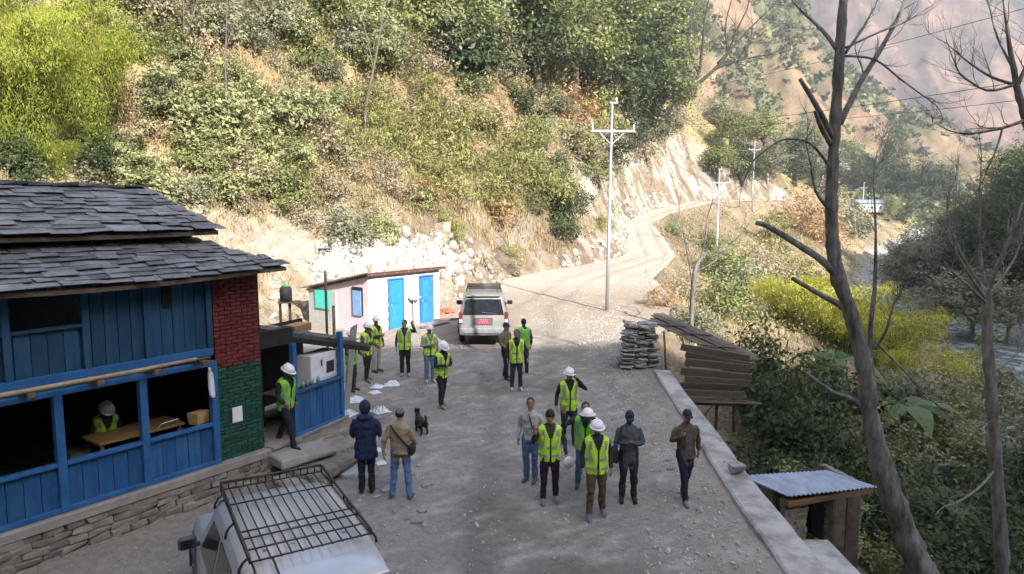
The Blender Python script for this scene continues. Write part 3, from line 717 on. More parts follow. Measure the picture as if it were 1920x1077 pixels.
# stacked stone posts / drum stand between house and shed
def post_thing(name, x, y, h, r, mt, label, cat='post', lean=(0, 0), grp=None):
    q = MB(); q.tube([(0, 0, -.1), (lean[0] * .5, lean[1] * .5, h * .5), (lean[0], lean[1], h)], [r, r * .9, r * .85], 8)
    return tag(q.build(name, mt, None, (x, y, road_z(x, y))), label, cat, grp)
p = at_y(527, 620, 21.5); post_thing('timber_post', p.x, 21.5, 2.2, .05, M_oldwood, 'dark timber post carrying the black drum behind the kiosk roof')
p = at_y(545, 620, 21.7); post_thing('timber_post', p.x, 21.7, 2.1, .055, M_oldwood, 'brown timber post beside the post with the black drum')
p = at_y(613, 620, 20.2); post_thing('timber_post', p.x, 20.2, 3.2, .045, M_oldwood, 'tall thin timber post in front of the pink shed corner')
p = at_y(627, 640, 20.6); post_thing('timber_post', p.x, 20.6, 2.1, .05, M_oldwood, 'short dark post standing below the blue shed window')
p = at_y(555, 640, 22.4); post_thing('timber_post', p.x, 22.4, 1.5, .06, M_oldwood, 'short mossy stake behind the cardboard box', lean=(.1, 0))
p = at_y(536, 552, 21.55); dr_ = empty('plastic_drum', p - Vector((0, 0, .22)), .3, 'black and green plastic drum on top of two posts', 'drum')
q = MB(); q.tube([(0, 0, 0), (0, 0, .06), (0, 0, .40), (0, 0, .46)], [.17, .19, .19, .14], 14); q.build('drum_body', M_black, dr_)
q = MB(); q.tube([(0, 0, .46), (0, 0, .50)], [.12, .12], 12); q.build('lid', mat('green_plastic', (.03, .20, .10), (.04, .25, .13), rough=.5), dr_)
q = MB(); q.box((.1, 0, -.03), (.7, .3, .05)); q.build('stand_board', M_oldwood, dr_)
# ------------------------------------------------------------------ concrete retaining wall along the road
ys = np.concatenate([np.arange(-6, 20.6, .35), [20.8]])
Wm = MB(); rings = []
for i, y in enumerate(ys):
    xi = np.interp(y, [-6, 9.7, 20.2, 21], [3.95, 4.02, 4.34, 4.36]) + random.uniform(-.012, .012)
    xo = np.interp(y, [-6, 9.7, 20.2, 21], [4.72, 4.68, 4.84, 4.86]) + random.uniform(-.012, .012)
    zt = float(rz(y)) + .10 + .02 * math.sin(y * 1.3) + random.uniform(-.006, .006)
    rings.append([(xi - .02, y, zt - .35), (xi, y, zt - .03), (xi + .04, y, zt), (xo - .05, y, zt - .01), (xo, y, zt - .05), (xo + .10, y, zt - 2.7), (xi - .02, y, zt - 2.7)])
Wm.loft(rings, smooth=False)
tag(Wm.build('retaining_wall', M_concl), 'pale concrete retaining wall along the outer road edge', 'wall')
Wb = MB(); Wb.box((4.98, 9.4, -.28), (.55, 3.1, .5), jit=.04); tag(Wb.build('concrete_block', M_concl, bevel=.05), 'low concrete ledge against the near end of the retaining wall', 'ledge')
def rock_mesh(name, mt, sub=2, seed=0, rough=.35, flat=1.):
    bm = bmesh.new(); bmesh.ops.create_icosphere(bm, subdivisions=sub, radius=1.)
    for v in bm.verts:
        n_ = float(fbm(np.array([v.co.x * 1.3 + seed * 7.1]), np.array([v.co.y * 1.3 + v.co.z * 1.7 + seed]), 3, seed)[0]) - .5
        v.co *= 1 + n_ * rough * 2; v.co.z *= flat
    # facet: clip by random planes
    for k in range(5):
        r = random.Random(seed * 31 + k); nn = Vector((r.uniform(-1, 1), r.uniform(-1, 1), r.uniform(-1, 1))).normalized(); d = r.uniform(.62, .85)
        for v in bm.verts:
            e = v.co.dot(nn) - d
            if e > 0: v.co -= nn * e * .9
    me_ = bpy.data.meshes.new(name); bm.to_mesh(me_); bm.free(); me_.materials.append(mt); return me_
M_white_rock = mat('white_limestone', (.42, .395, .365), (.25, .23, .205), rough=.9, scale=3, bump=.5, bscale=12, rnd=.12)
M_tan_rock = mat('tan_boulder', (.40, .32, .25), (.26, .20, .16), rough=.9, scale=3, bump=.5, bscale=12)
M_brown_rock = mat('brown_boulder', (.15, .11, .085), (.09, .065, .055), rough=.9, scale=3, bump=.5, bscale=10)
p = at_y(1375, 900, 13.3); st = link_mesh('boulder', rock_mesh('boulder', M_stoneg, 2, 3), None, (4.5, 13.35, .26), (0, 0, .4), (.21, .16, .12)); tag(st, 'single round stone resting on top of the retaining wall', 'stone')

# ------------------------------------------------------------------ stone hut with tin roof below the road
ha = math.atan2(.61, 2.0); HH = Vector((5.45, 13.3, -1.95))
hut = empty('stone_hut', HH, ha, 'small dry-stone hut with tin roof below the retaining wall', 'hut')
M_hst = M_stoneg
for nm, x0, x1, y0, y1 in (('stone_wall', 0, .55, 0, .3), ('stone_wall', 1.15, 1.95, .05, .3), ('stone_wall', 0, .25, .3, 1.3), ('stone_wall', 1.75, 2.0, .3, 1.3)):
    b = MB(); b.box(((x0 + x1) / 2, (y0 + y1) / 2, .75), (x1 - x0 - .06, y1 - y0 - .06, 1.5)); wl = b.build(nm, mat('dark_earth', (.07, .06, .05), (.05, .045, .04)), hut)
    z = .05
    while z < 1.5:
        hgt = random.uniform(.07, .12)
        if x1 - x0 > .3 or y0 == 0:
            x = x0
            while x < x1 - .05:
                ww = min(random.uniform(.14, .34), x1 - x); link_mesh('stone', random.choice(stones), wl, (x + ww / 2, y0 + .05 + random.uniform(-.02, .02), z + hgt / 2), (random.uniform(-.1, .1), random.uniform(-.07, .07), random.uniform(-.1, .1)), (ww / .30, .9, hgt / .105)); x += ww
        else:
            y = y0
            xx = x0 if x0 < .5 else x1
            while y < y1 - .05:
                ww = min(random.uniform(.16, .34), y1 - y); link_mesh('stone', random.choice(stones), wl, (xx + .04, y + ww / 2, z + hgt / 2), (0, 0, math.pi / 2 + random.uniform(-.1, .1)), (ww / .30, .9, hgt / .105)); y += ww
        z += hgt
for st_o in hut.children_recursive:
    if st_o.name.startswith('stone') and st_o.data.name.startswith('stone') and st_o.parent is not hut: pass
b = MB(); b.box((1.0, 1.3, .75), (2.0, .08, 1.5)); b.build('rear_wall', M_dark, hut)
b = MB(); b.box((.85, .2, .02), (.7, .7, .1)); b.build('threshold', M_stoneg, hut)
for x0, w_ in ((1.22, .30), (1.56, .36)):
    b = MB(); b.box((x0, -.10, .55), (w_, .16, 1.95), jit=.02); b.build('timber_slab', M_oldwood, hut, bevel=.03)
b = MB(); b.bar((-.05, -.12, 1.52), (2.05, -.1, 1.56), .14, .12); b.build('lintel', mat('brown_beam', (.24, .15, .085), (.15, .095, .055), bump=.4, stretch=(1, 8, 8)), hut, bevel=.015)
# corrugated roof
rows = []
corner = [at_y(1392, 892, 13.75), at_y(1478, 931, 13.05), at_y(1645, 913, 13.75), at_y(1552, 882, 14.55)]
inv = (Matrix.Translation(HH) @ Matrix.Rotation(ha, 4, 'Z')).inverted(); c4 = [inv @ Vector((q.x, q.y, q.z)) for q in corner]
nu, nv = 84, 4; rings = []
for j in range(nv + 1):
    ring = []
    for i in range(nu + 1):
        u, v = i / nu, j / nv; p_ = (c4[0].lerp(c4[1], 1 - v)).lerp(c4[3].lerp(c4[2], 1 - v), u); ring.append(p_ + Vector((0, 0, .016 * math.sin(i * 2 * math.pi / 4.2))))
    rings.append(ring)
b = MB(); b.loft(rings, closed=False); rings2 = [[q - Vector((0, 0, .012)) for q in r_] for r_ in rings]; b.loft(rings2, closed=False); b.build('tin_roof', M_tin, hut)

# ------------------------------------------------------------------ stack of slates by the road
sx_, sy_ = 4.0, 21.6; zb = road_z(sx_, sy_)
stack = empty('slate_stack', (sx_, sy_, zb), .12, 'waist-high stack of flat grey stone slabs at the road edge', 'stone stack')
svar = []
for s in range(8):
    b = MB(); b.box((0, 0, 0), (.34, .28, .055), jit=.035); q = b.mesh('slab', M_stoneg); bevel_mesh(q, .008); svar.append(q)
z = .03; lay = 0
while z < 1.42:
    taper = 1.12 - .30 * (z / 1.4)
    for gx_, gy_ in ((-.36, -.2), (.0, -.24), (.36, -.2), (-.32, .18), (.3, .2)):
        link_mesh('slab', random.choice(svar), stack, (gx_ * taper + random.uniform(-.08, .08), gy_ + random.uniform(-.09, .09), z + random.uniform(-.015, .015)), (random.uniform(-.1, .1), random.uniform(-.1, .1), random.uniform(-.35, .35)), (random.uniform(.8, 1.3) * taper, random.uniform(.8, 1.25), random.uniform(.6, 1.35)))
    z += .056; lay += 1

# ------------------------------------------------------------------ plank shack over the bank
shk = empty('plank_shack', (5.25, 19.6, -1.2), 0, 'old lean-to shack of weathered planks propped on poles beyond the wall', 'shack')
def sl(px, py, y): return at_y(px, py, y) - Vector((5.25, 19.6, -1.2))
M_plk = mat('grey_plank', (.15, .12, .098), (.085, .068, .056), rough=.85, scale=5, stretch=(1, 9, 9), bump=.5, bscale=14, rnd=.25)
fr = 19.4
# rough end-wall boards, uneven widths and gaps
zc_ = 652.
for i in range(8):
    hgt = random.uniform(9, 14); a = sl(1284 + random.uniform(-9, 4), zc_ + random.uniform(-2, 2), fr + .1); c = sl(1398 - i * 1.5 + random.uniform(-14, 16), zc_ + 20 - i * 2.6 + random.uniform(-3, 3), fr - .1)
    b = MB(); b.bar(a, c, random.uniform(.04, .10), hgt * 1.16 * fr / FPX, up=(random.uniform(-.1, .1), -.2, 1)); b.build('board', M_plk, shk, bevel=.012); zc_ += hgt + random.uniform(.5, 3)
# roof boards running down the slope, laid side by side across the bank
ra, rc = sl(1216, 598, 22.6), sl(1396, 682, 19.35); acr = Vector((.13, .13, .02))
for i in range(5):
    o_ = acr * i + Vector((random.uniform(-.03, .03), 0, random.uniform(-.02, .03))); dd = (rc - ra).normalized() * random.uniform(-.15, .25)
    b = MB(); b.bar(ra + o_ - dd * .5, rc + o_ + dd, random.uniform(.23, .27), .03, up=(0, 0, 1)); b.build('roof_board', M_plk, shk, bevel=.006)
for f in (.25, .5, .78):
    p_ = ra.lerp(rc, f) - Vector((0, 0, .05)); b = MB(); b.tube([p_ - acr * .5, p_ + acr * 5], .035, 7); b.build('purlin', M_oldwood, shk)
for i in range(3):   # stones and slats holding the roof down
    p_ = ra.lerp(rc, .2 + .25 * i) + acr * random.uniform(1, 4) + Vector((0, 0, .05)); b = MB(); b.bar(p_ - Vector((.5, .1, -.02)), p_ + Vector((.5, -.2, -.05)), .09, .025); b.build('batten', M_plk, shk)
for (ax, ay, ya, bx, by, yb, w_) in ((1245, 622, 21.6, 1250, 715, 21.4, .07), (1290, 650, fr + .15, 1288, 770, fr + .2, .08), (1375, 690, fr, 1376, 810, fr + .1, .08), (1345, 745, fr + .1, 1342, 810, fr + .15, .09), (1310, 790, fr - .1, 1348, 748, fr, .05), (1222, 612, 22.2, 1215, 700, 21.9, .06)):
    b = MB(); b.tube([sl(ax, ay, ya), sl(bx, by, yb)], w_ / 2, 7); b.build('prop', M_oldwood, shk)
b = MB(); b.bar(sl(1285, 742, fr + .15), sl(1390, 746, fr), .22, .04); b.build('floor_board', M_plk, shk)
for i in range(4):
    b = MB(); p_ = sl(1290, 745 + 3 * i, fr - .05 * i); b.tube([p_, p_ + Vector((1.5 + .2 * i, random.uniform(-.1, .1), random.uniform(-.08, .04)))], .035, 7); b.build('log', M_oldwood, shk)

# ------------------------------------------------------------------ electricity poles and wires
def pole(x, y, h, label, arm=True, scale=1., tilt=0.):
    zg = ground(x, y) if not (xl(y) < x < xr(y)) else road_z(x, y)
    e = empty('electricity_pole', (x, y, zg - .05), 0, label, 'pole', 'electricity poles along the road')
    e.rotation_euler = (0, tilt, 0)
    q = MB(); q.tube([(0, 0, 0), (0, 0, h * .45), (0, 0, h * .451), (0, 0, h)], [.088 * scale, .08 * scale, .066 * scale, .052 * scale], 12); q.build('pole_shaft', M_steel, e)
    if arm:
        za = h - 1.25
        q = MB(); q.box((.05, 0, za), (1.95, .10, .09)); q.box((.05, 0, za - .03), (1.95, .05, .05)); arm_o = q.build('crossarm', M_steel, e)
        for xx in (-.85, .98):
            q = MB(); q.tube([(xx, 0, za + .04), (xx, 0, za + .12), (xx, 0, za + .17), (xx, 0, za + .30)], [.02, .05, .045, .02], 8); q.build('insulator', M_white, arm_o)
        q = MB(); q.bar((0, 0, za - .6), (-.55, 0, za - .04), .04, .04); q.bar((0, 0, za - .6), (.6, 0, za - .04), .04, .04); q.build('brace', M_steel, e)
        q = MB(); q.box((.08, 0, h - .02), (.36, .06, .06)); q.build('top_bracket', M_steel, e)
        q = MB(); q.tube([(.18, 0, h), (.18, 0, h + .08), (.18, 0, h + .2)], [.02, .05, .03], 8); q.build('insulator', M_white, e)
    return e, Vector((x, y, zg))
P1 = at_y(1138, 582, 31.4); P1.z = 0
e1, w1 = pole(P1.x, 31.4, 9.35, 'tall steel electricity pole with crossarm nearest the viewer, beside the bright road', tilt=.010)
def base_at(px, py_b, y): q = at_y(px, py_b, y); return q
P2 = at_y(1344, 466, 64); e2, w2 = pole(P2.x, 64, at_y(1346, 318, 64).z - ground(P2.x, 64) + .1, 'second steel electricity pole standing on the bank right of the bend', scale=1.1)
P3 = at_y(1411, 372, 118); e3, w3 = pole(P3.x, 118, at_y(1412, 266, 118).z - ground(P3.x, 118), 'third electricity pole where the white road leaves view', scale=1.4)
P4 = at_y(1617, 400, 178); e4, w4 = pole(P4.x, 178, at_y(1617, 343, 178).z - ground(P4.x, 178), 'distant electricity pole beside the far tin roof in the valley', scale=1.9)
q = MB(); P5 = at_y(1795, 345, 150); zg5 = ground(P5.x, 150); tp = at_y(1794, 290, 150)
q.tube([(0, 0, 0), (0, 0, tp.z - zg5)], [.17, .14], 8); tag(q.build('wooden_pole', mat('dark_pole', (.08, .07, .065), (.06, .055, .05)), None, (P5.x, 150, zg5)), 'dark bare pole on the shaded slope across the river', 'pole')
P0 = (8.6, -4.0); e0, w0 = pole(P0[0], P0[1], 11.5, 'electricity pole behind the viewer at the road edge')
M_wire = mat('cable', (.03, .03, .032), (.05, .05, .052), rough=.6)
def wire(a, b_, sag, label, r=.0045):
    pts = []
    for i in range(25):
        t = i / 24; p_ = a.lerp(b_, t); p_.z -= sag * 4 * t * (1 - t); pts.append(p_)
    q = MB(); q.tube(pts, r, 5, caps=False); return tag(q.build('power_line', M_wire), label, 'cable', 'power lines')
def pt(w_, e_, dx, dz):
    h_ = max(c.location.z + max(v.co.z for v in c.data.vertices) for c in e_.children if c.name.startswith('pole_shaft')); return Vector((w_.x + dx, w_.y, w_.z - .05 + h_ + dz))
for dx, dz, nm in ((-.85, -.95, 'left end of the crossarm'), (.98, -.95, 'right end of the crossarm'), (.18, .2, 'top of the pole')):
    a0, a1, a2, a3 = pt(w0, e0, dx, dz), pt(w1, e1, dx, dz), pt(w2, e2, dx, dz), pt(w3, e3, dx, dz)
    wire(a0, a1, .7, 'dark cable running towards the viewer from the %s' % nm)
    wire(a1, a2, 1.0, 'dark cable running up the road from the %s' % nm, .008)
    wire(a2, a3, 1.4, 'distant cable between second and third pole from the %s' % nm, .011)

# ------------------------------------------------------------------ white rubble and boulders at the hill foot
rock_bank = [rock_mesh('rubble_rock', M_white_rock, 1, s + 11, .3, .8) for s in range(8)]
def scatter_rocks(name, label, pts, sizes, banks, mt):
    V = []; F = []; o = 0
    for (x, y, z), s in zip(pts, sizes):
        rm = random.choice(banks); co = np.empty(len(rm.vertices) * 3); rm.vertices.foreach_get('co', co); co = co.reshape(-1, 3)
        rot = np.array(Euler((random.uniform(0, 6), random.uniform(0, 6), random.uniform(0, 6))).to_matrix())
        co = (co * np.array((1, random.uniform(.7, 1), random.uniform(.6, .9)))) @ rot.T * s + np.array((x, y, z))
        fa = np.empty(len(rm.polygons) * 3, np.int32); rm.polygons.foreach_get('vertices', fa); V.append(co); F.append(fa.reshape(-1, 3) + o); o += len(co)
    return tag(link_mesh(name, np_mesh(name, np.concatenate(V), np.concatenate(F), mt)), label, None, None, 'stuff')
pts = []; sz = []
for i in range(1500):
    px_ = random.gauss(725, 75); py_ = random.gauss(492, 24) - (px_ - 725) * .05
    if not (585 < px_ < 900 and 440 < py_ < 545): continue
    h = ray_hit(px_, py_, 24); s = random.choice((.10, .13, .17, .22, .3, .42)); pts.append((h.x, h.y, h.z + s * .3)); sz.append(s)
for i in range(420):
    px_ = random.uniform(500, 960); py_ = random.uniform(470, 600)
    h = ray_hit(px_, py_, 22)
    if h.y < 24 or (h.x > xl(h.y) + .5): continue
    s = random.uniform(.05, .2); pts.append((h.x, h.y, h.z + s * .3)); sz.append(s)
for i in range(260):
    y = random.uniform(48, 105); x = xl(y) - random.uniform(-.3, 1.2); s = random.uniform(.08, .35); pts.append((x, y, ground(x, y) + s * .2)); sz.append(s)
scatter_rocks('rubble', 'pale limestone rubble slope behind the pink shed and along the cutting', pts, sz, rock_bank, M_white_rock)
blds = [(935, 480, 1.0, (1.7, .9, 1.0), M_brown_rock, 'long dark brown boulder tilted at the hill foot above the parked car', .35), (825, 425, .9, (.9, .8, .9), M_tan_rock, 'tall tan boulder on the bare slope behind the rubble', .2),
        (642, 470, .5, (1.1, .7, .6), M_white_rock, 'pale boulder at the upper left of the white rubble', .3), (705, 480, .4, (1.2, .8, .6), M_white_rock, 'flat pale boulder in the middle of the white rubble', 0),
        (1120, 490, .6, (1.3, .9, .8), M_white_rock, 'white boulder left of the electricity pole by the road', .4), (1128, 455, .4, (.8, .7, .9), M_white_rock, 'small white boulder on the grass above the road bend', 0),
        (870, 452, .5, (1.2, .8, .7), M_brown_rock, 'dark boulder ledge between the rubble and the dry grass', .1), (1060, 505, .45, (1.3, .9, .5), M_tan_rock, 'low grey boulder at the road edge before the bend', 0)]
for i, (px_, py_, s, sc, mt, lab, rr) in enumerate(blds):
    h = ray_hit(px_, py_, 24); o = link_mesh('boulder', rock_mesh('boulder', mt, 3, 40 + i, .35), None, (h.x, h.y, h.z - s * .4), (0, rr, random.uniform(-.4, .4) + (-.6 if i == 0 else 0)), (s * sc[0], s * sc[1], s * sc[2])); tag(o, lab, 'boulder')
# gravel and loose stones on the road
gb = [rock_mesh('pebble', M_stoneg, 1, s + 60, .3, .6) for s in range(5)]
N = 6500; gy_ = np.where(rng.random(N) < .8, rng.uniform(8.5, 30, N), rng.uniform(30, 45, N))
gx_ = np.where(rng.random(N) < .5, rng.uniform(2.0, 4.0, N) + np.where(gy_ < 21, 0, rng.uniform(0, 2, N)), rng.uniform(-6, 4, N))
keep = (fbm(gx_ * .8, gy_ * .5, 3, 97) > .46) | (gx_ > 2.6); gx_, gy_ = gx_[keep], gy_[keep]
sz = np.abs(rng.normal(.012, .012, len(gx_))) + .008; sz = np.where(rng.random(len(sz)) < .03, sz * 2.2, sz)
ga = xl(gy_) - .35; gu = (gx_ - ga) / (xr(gy_) + np.where(gy_ < 22, .05, -.1) - ga); gzv = road_surface(gy_, gu)[1] + sz * .2
pts = list(zip(gx_, gy_, gzv))
M_peb = mat('road_pebble', (.52, .50, .46), (.30, .28, .25), scale=1.5, coords='Object')
scatter_rocks('gravel', 'loose grey gravel and small stones on the road', pts, sz, gb, M_peb)
# loose stones big enough to tell apart
for i in range(34):
    px_ = random.choice((random.uniform(640, 830), random.uniform(1190, 1330))); py_ = random.uniform(840, 985) if px_ < 900 else random.uniform(720, 1050)
    if px_ > 900: px_ = min(px_ + (py_ - 720) * .35, 1420)
    h = at_y(px_, py_, 10); d = ray(px_, py_); k = (0 - CAM.z) / d.z; h = CAM + d * k
    if h.x > 3.9: continue
    s = random.uniform(.04, .09); o = link_mesh('loose_stone', random.choice(gb), None, (h.x, h.y, road_z(h.x, h.y) + s * .2), (0, 0, random.uniform(0, 6)), (s * 1.5, s, s))
    tag(o, 'loose grey stone lying on the gravel %s' % ('near the house steps' if h.x < 0 else 'along the retaining wall'), 'stone', 'loose stones ' + ('by the steps' if h.x < 0 else 'by the wall'))
b = MB(); b.tube([(0, 0, 0), (0, 0, .07)], [.30, .28], 11, smooth=False, jit=.12); d = ray(655, 888); h = CAM + d * (-(CAM.z - .05) / d.z)
tag(b.build('flat_stone', M_stoneg, None, (h.x, h.y, road_z(h.x, h.y) + .0), (.06, -.05, .3), bevel=.01), 'large flat round stone slab beside the man in the navy jacket', 'stone')
# ------------------------------------------------------------------ foliage builders
LM = {
 'pale':  leafmat('pale_green_leaf', (.14, .155, .06), (.42, .43, .22)),
 'mid':   leafmat('mid_green_leaf', (.095, .12, .035), (.30, .31, .12)),
 'dark':  leafmat('dark_green_leaf', (.032, .052, .02), (.10, .125, .05)),
 'grey':  leafmat('grey_green_leaf', (.13, .14, .085), (.31, .315, .205)),
 'yellow': leafmat('yellow_green_leaf', (.16, .165, .055), (.44, .42, .165), .4),
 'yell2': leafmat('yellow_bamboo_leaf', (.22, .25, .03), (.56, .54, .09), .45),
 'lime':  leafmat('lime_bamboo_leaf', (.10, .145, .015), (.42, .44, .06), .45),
 'brown': leafmat('dry_brown_leaf', (.20, .165, .10), (.43, .36, .23), .3),
 'straw': leafmat('dry_straw', (.27, .20, .10), (.50, .40, .22), .3),
 'orange': leafmat('dry_orange_leaf', (.25, .14, .06), (.45, .29, .14), .3),
 'banana': leafmat('broad_banana_leaf', (.06, .10, .035), (.15, .20, .085), .4),
}
M_bark = mat('grey_bark', (.15, .125, .10), (.085, .07, .058), rough=.9, scale=6, bump=.6, bscale=16, stretch=(1, 1, .35))
M_barkp = mat('pale_bark', (.38, .34, .29), (.24, .21, .175), rough=.85, scale=6, bump=.4, bscale=16)
def unit(v): return v / np.maximum(np.linalg.norm(v, axis=1, keepdims=True), 1e-6)
def leaf_geo(C, Nn, L, W, hang=0.):
    n = len(C); r = rng.normal(size=(n, 3)); r[:, 2] -= hang; Nn = unit(Nn)
    t = unit(r - Nn * np.sum(r * Nn, 1, keepdims=True)); b = np.cross(Nn, t)
    L = np.broadcast_to(L, (n,))[:, None]; W = np.broadcast_to(W, (n,))[:, None]
    V = np.stack([C - t * L * .5, C + b * W * .5 + t * L * .05, C + t * L * .5 - Nn * L * .12, C - b * W * .5 + t * L * .05], 1).reshape(-1, 3)
    return V, np.arange(4 * n).reshape(n, 4)
def dome_clumps(n, w, h, z0, shell=.55):
    d = unit(rng.normal(size=(n, 3))); d[:, 2] = np.abs(d[:, 2]) * 1.0 - .25 * rng.random(n)
    r = shell + (1 - shell) * rng.random(n); r = np.where(rng.random(n) < .25, r * .6, r)
    lump = .75 + .5 * rng.random(n)
    return np.stack([d[:, 0] * w / 2 * r * lump, d[:, 1] * w / 2 * r * lump, z0 + np.maximum(d[:, 2], -.2) * (h - z0) * r * lump], 1), d
def crown_mesh(name, w, h, z0, nc, nl, leaf, mt, spread=.28, asp=.5, hang=.3, up=.5):
    C, d = dome_clumps(nc, w, h, z0); Cl = np.repeat(C, nl, 0); dl_ = np.repeat(d, nl, 0)
    sc = spread * (w + h) * .25 * np.repeat(.6 + .8 * rng.random(nc), nl)[:, None]
    P = Cl + rng.normal(size=(nc * nl, 3)) * sc * np.array((1, 1, .7))
    Nn = dl_ * .6 + rng.normal(size=P.shape) * .55 + np.array((0, 0, up))
    s = leaf * (.6 + .8 * rng.random(len(P)))
    V, F = leaf_geo(P, Nn, s, s * asp, hang)
    ti = np.clip(np.repeat(rng.random(nc), nl) * .55 + rng.random(nc * nl) * .45, 0, 1)
    return np_mesh(name, V, F, mt, tint=np.repeat(ti, 4)), C
def stems_mesh(name, C, n, r, mt, trunk=None):
    q = MB(); 
    if trunk: q.tube([(0, 0, -.4), (trunk * .04, 0, trunk * .5), (.0, 0, trunk)], [r * 1.5, r * 1.15, r], 7)
    for i in range(n):
        c = Vector(C[i]); a = Vector((0, 0, trunk * random.uniform(.55, 1) if trunk else -.2)); m_ = a.lerp(c, .5) + Vector((random.uniform(-.2, .2), random.uniform(-.2, .2), random.uniform(.0, .3))) * c.length * .25
        q.tube([a, m_, c], [r * .7, r * .45, r * .18], 5, caps=False)
    return q.mesh(name, mt)
PROTO = {}
def proto(kind, var, w, h, z0, nc, nl, leaf, mt, bark=None, trunk=None, nst=8, r=.05, **kw):
    cm, C = crown_mesh('crown', w, h, z0, nc, nl, leaf, mt, **kw)
    PROTO[kind, var] = (cm, stems_mesh('trunk', C, min(nst, nc), r, bark or M_bark, trunk), w, h)
for v in range(3):
    proto('pale', v, 2.4, 2.0, .3, 62, 42, .15, LM['pale'], spread=.15, r=.03)
    proto('mid', v, 2.4, 2.0, .2, 62, 44, .13, LM['mid'], spread=.17, r=.03)
    proto('dark', v, 2.4, 1.9, .1, 62, 46, .13, LM['dark'], spread=.17, r=.03)
    proto('grey', v, 2.4, 1.8, .2, 60, 40, .13, LM['grey'], spread=.17, r=.03)
    proto('yellow', v, 2.4, 1.9, .1, 60, 50, .15, LM['yellow'], spread=.19, asp=.3, hang=.9, r=.02)
    proto('brown', v, 2.4, 2.0, .3, 50, 26, .12, LM['brown'], spread=.2, r=.025, nst=20)
    proto('tree', v, 4.6, 6.4, 2.6, 110, 46, .22, LM['mid'], trunk=2.9, r=.13, nst=14, spread=.13)
    proto('darktree', v, 4.6, 6.4, 1.6, 110, 46, .23, LM['dark'], trunk=2.6, r=.14, nst=14, spread=.13)
    proto('greytree', v, 4.2, 5.6, 2.2, 90, 42, .20, LM['grey'], trunk=2.6, r=.11, nst=14, spread=.12, bark=M_barkp)
def orange_p():
    proto('orange', 0, 2.6, 2.3, .2, 44, 26, .22, LM['orange'], spread=.22, asp=.25, hang=.3, r=.02, nst=18)
orange_p()
# bamboo clump: arching culms with hanging leaves
def bamboo_proto(key, mt, h, spread, nculm, nleaf, leaf):
    q = MB(); P = []; NN = []
    for i in range(nculm):
        a = random.uniform(0, 2 * math.pi); out = spread * random.uniform(.35, 1); b0_ = spread * random.uniform(.05, .38); hh = h * random.uniform(.7, 1.05); pts = []
        for k in range(9):
            t = k / 8; r_ = b0_ + out * (t ** 2.1); zz = hh * (1.28 * t - .42 * t ** 3.2) 
            pts.append((math.cos(a) * r_, math.sin(a) * r_, zz - .2))
        q.tube(pts, [.03 * (1 - .85 * k / 8) for k in range(9)], 5, caps=False)
        nodes = [(1 - random.random() ** 1.25 * .93, random.gauss(0, .3), random.gauss(0, .3)) for _ in range(13)]
        for j in range(nleaf):
            t, ox, oy = random.choice(nodes); t = min(1, max(.05, t + random.gauss(0, .02))); f = t * 8; k = min(int(f), 7); u = f - k
            c = Vector(pts[k]).lerp(Vector(pts[k + 1]), u) + Vector((ox + random.gauss(0, .17), oy + random.gauss(0, .17), -abs(random.gauss(0, .45))))
            P.append(c); NN.append((math.cos(a) + random.gauss(0, .6), math.sin(a) + random.gauss(0, .6), .5 + random.gauss(0, .3)))
    P = np.array(P); NN = np.array(NN); s = leaf * (.7 + .7 * rng.random(len(P)))
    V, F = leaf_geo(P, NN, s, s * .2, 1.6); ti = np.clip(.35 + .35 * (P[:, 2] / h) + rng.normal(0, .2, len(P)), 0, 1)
    PROTO[key, 0] = (np_mesh('foliage', V, F, mt, tint=np.repeat(ti, 4)), q.mesh('culms', mat('green_culm', (.12, .13, .05), (.08, .085, .035))), spread * 2, h)
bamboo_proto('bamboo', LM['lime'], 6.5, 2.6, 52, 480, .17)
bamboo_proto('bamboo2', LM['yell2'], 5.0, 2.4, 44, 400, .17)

KINDS_ = {'pale': ('leafy_shrub', 'pale green leafy shrub', 'shrub'), 'mid': ('green_shrub', 'mid green bushy shrub', 'shrub'), 'dark': ('dark_shrub', 'dark green dense shrub', 'shrub'),
 'grey': ('grey_shrub', 'grey-green dusty shrub', 'shrub'), 'yellow': ('yellow_shrub', 'yellow-green feathery shrub', 'shrub'), 'brown': ('dry_shrub', 'dry brown twiggy shrub', 'shrub'),
 'tree': ('leafy_tree', 'mid green leafy tree', 'tree'), 'darktree': ('evergreen_tree', 'dark evergreen tree', 'tree'), 'greytree': ('pale_tree', 'pale grey-leaved tree', 'tree'),
 'orange': ('withered_bush', 'withered orange-brown bush', 'bush'), 'bamboo': ('bamboo_clump', 'bright lime bamboo clump', 'bamboo'), 'bamboo2': ('bamboo_clump', 'yellow-green bamboo clump', 'bamboo')}
def zone(px, py):
    if px > 1640 and py < 620: return 'on the shaded slope across the river' if px < 1740 else ('high on the shaded far slope' if py < 430 else ('on the shaded far slope above the water' if px < 1850 else 'on the shaded far slope behind the pale trunk'))
    if px > 1380 and py > 700: return 'below the retaining wall'
    if px > 1180 and py > 470: return 'on the bank between road and river'
    if px > 1300: return 'beyond the far road bend'
    if px > 1040: return 'on the rocky spur behind the tall pole'
    row = 'high on' if py < 120 else ('halfway up' if py < 270 else 'low on')
    if px < 300: return row + ' the slope behind the slate roof'
    if px < 560: return row + ' the hillside left of the shed'
    if px < 820: return row + ' the hillside above the pink shed'
    return row + ' the hillside above the parked car'
NPL = [0]
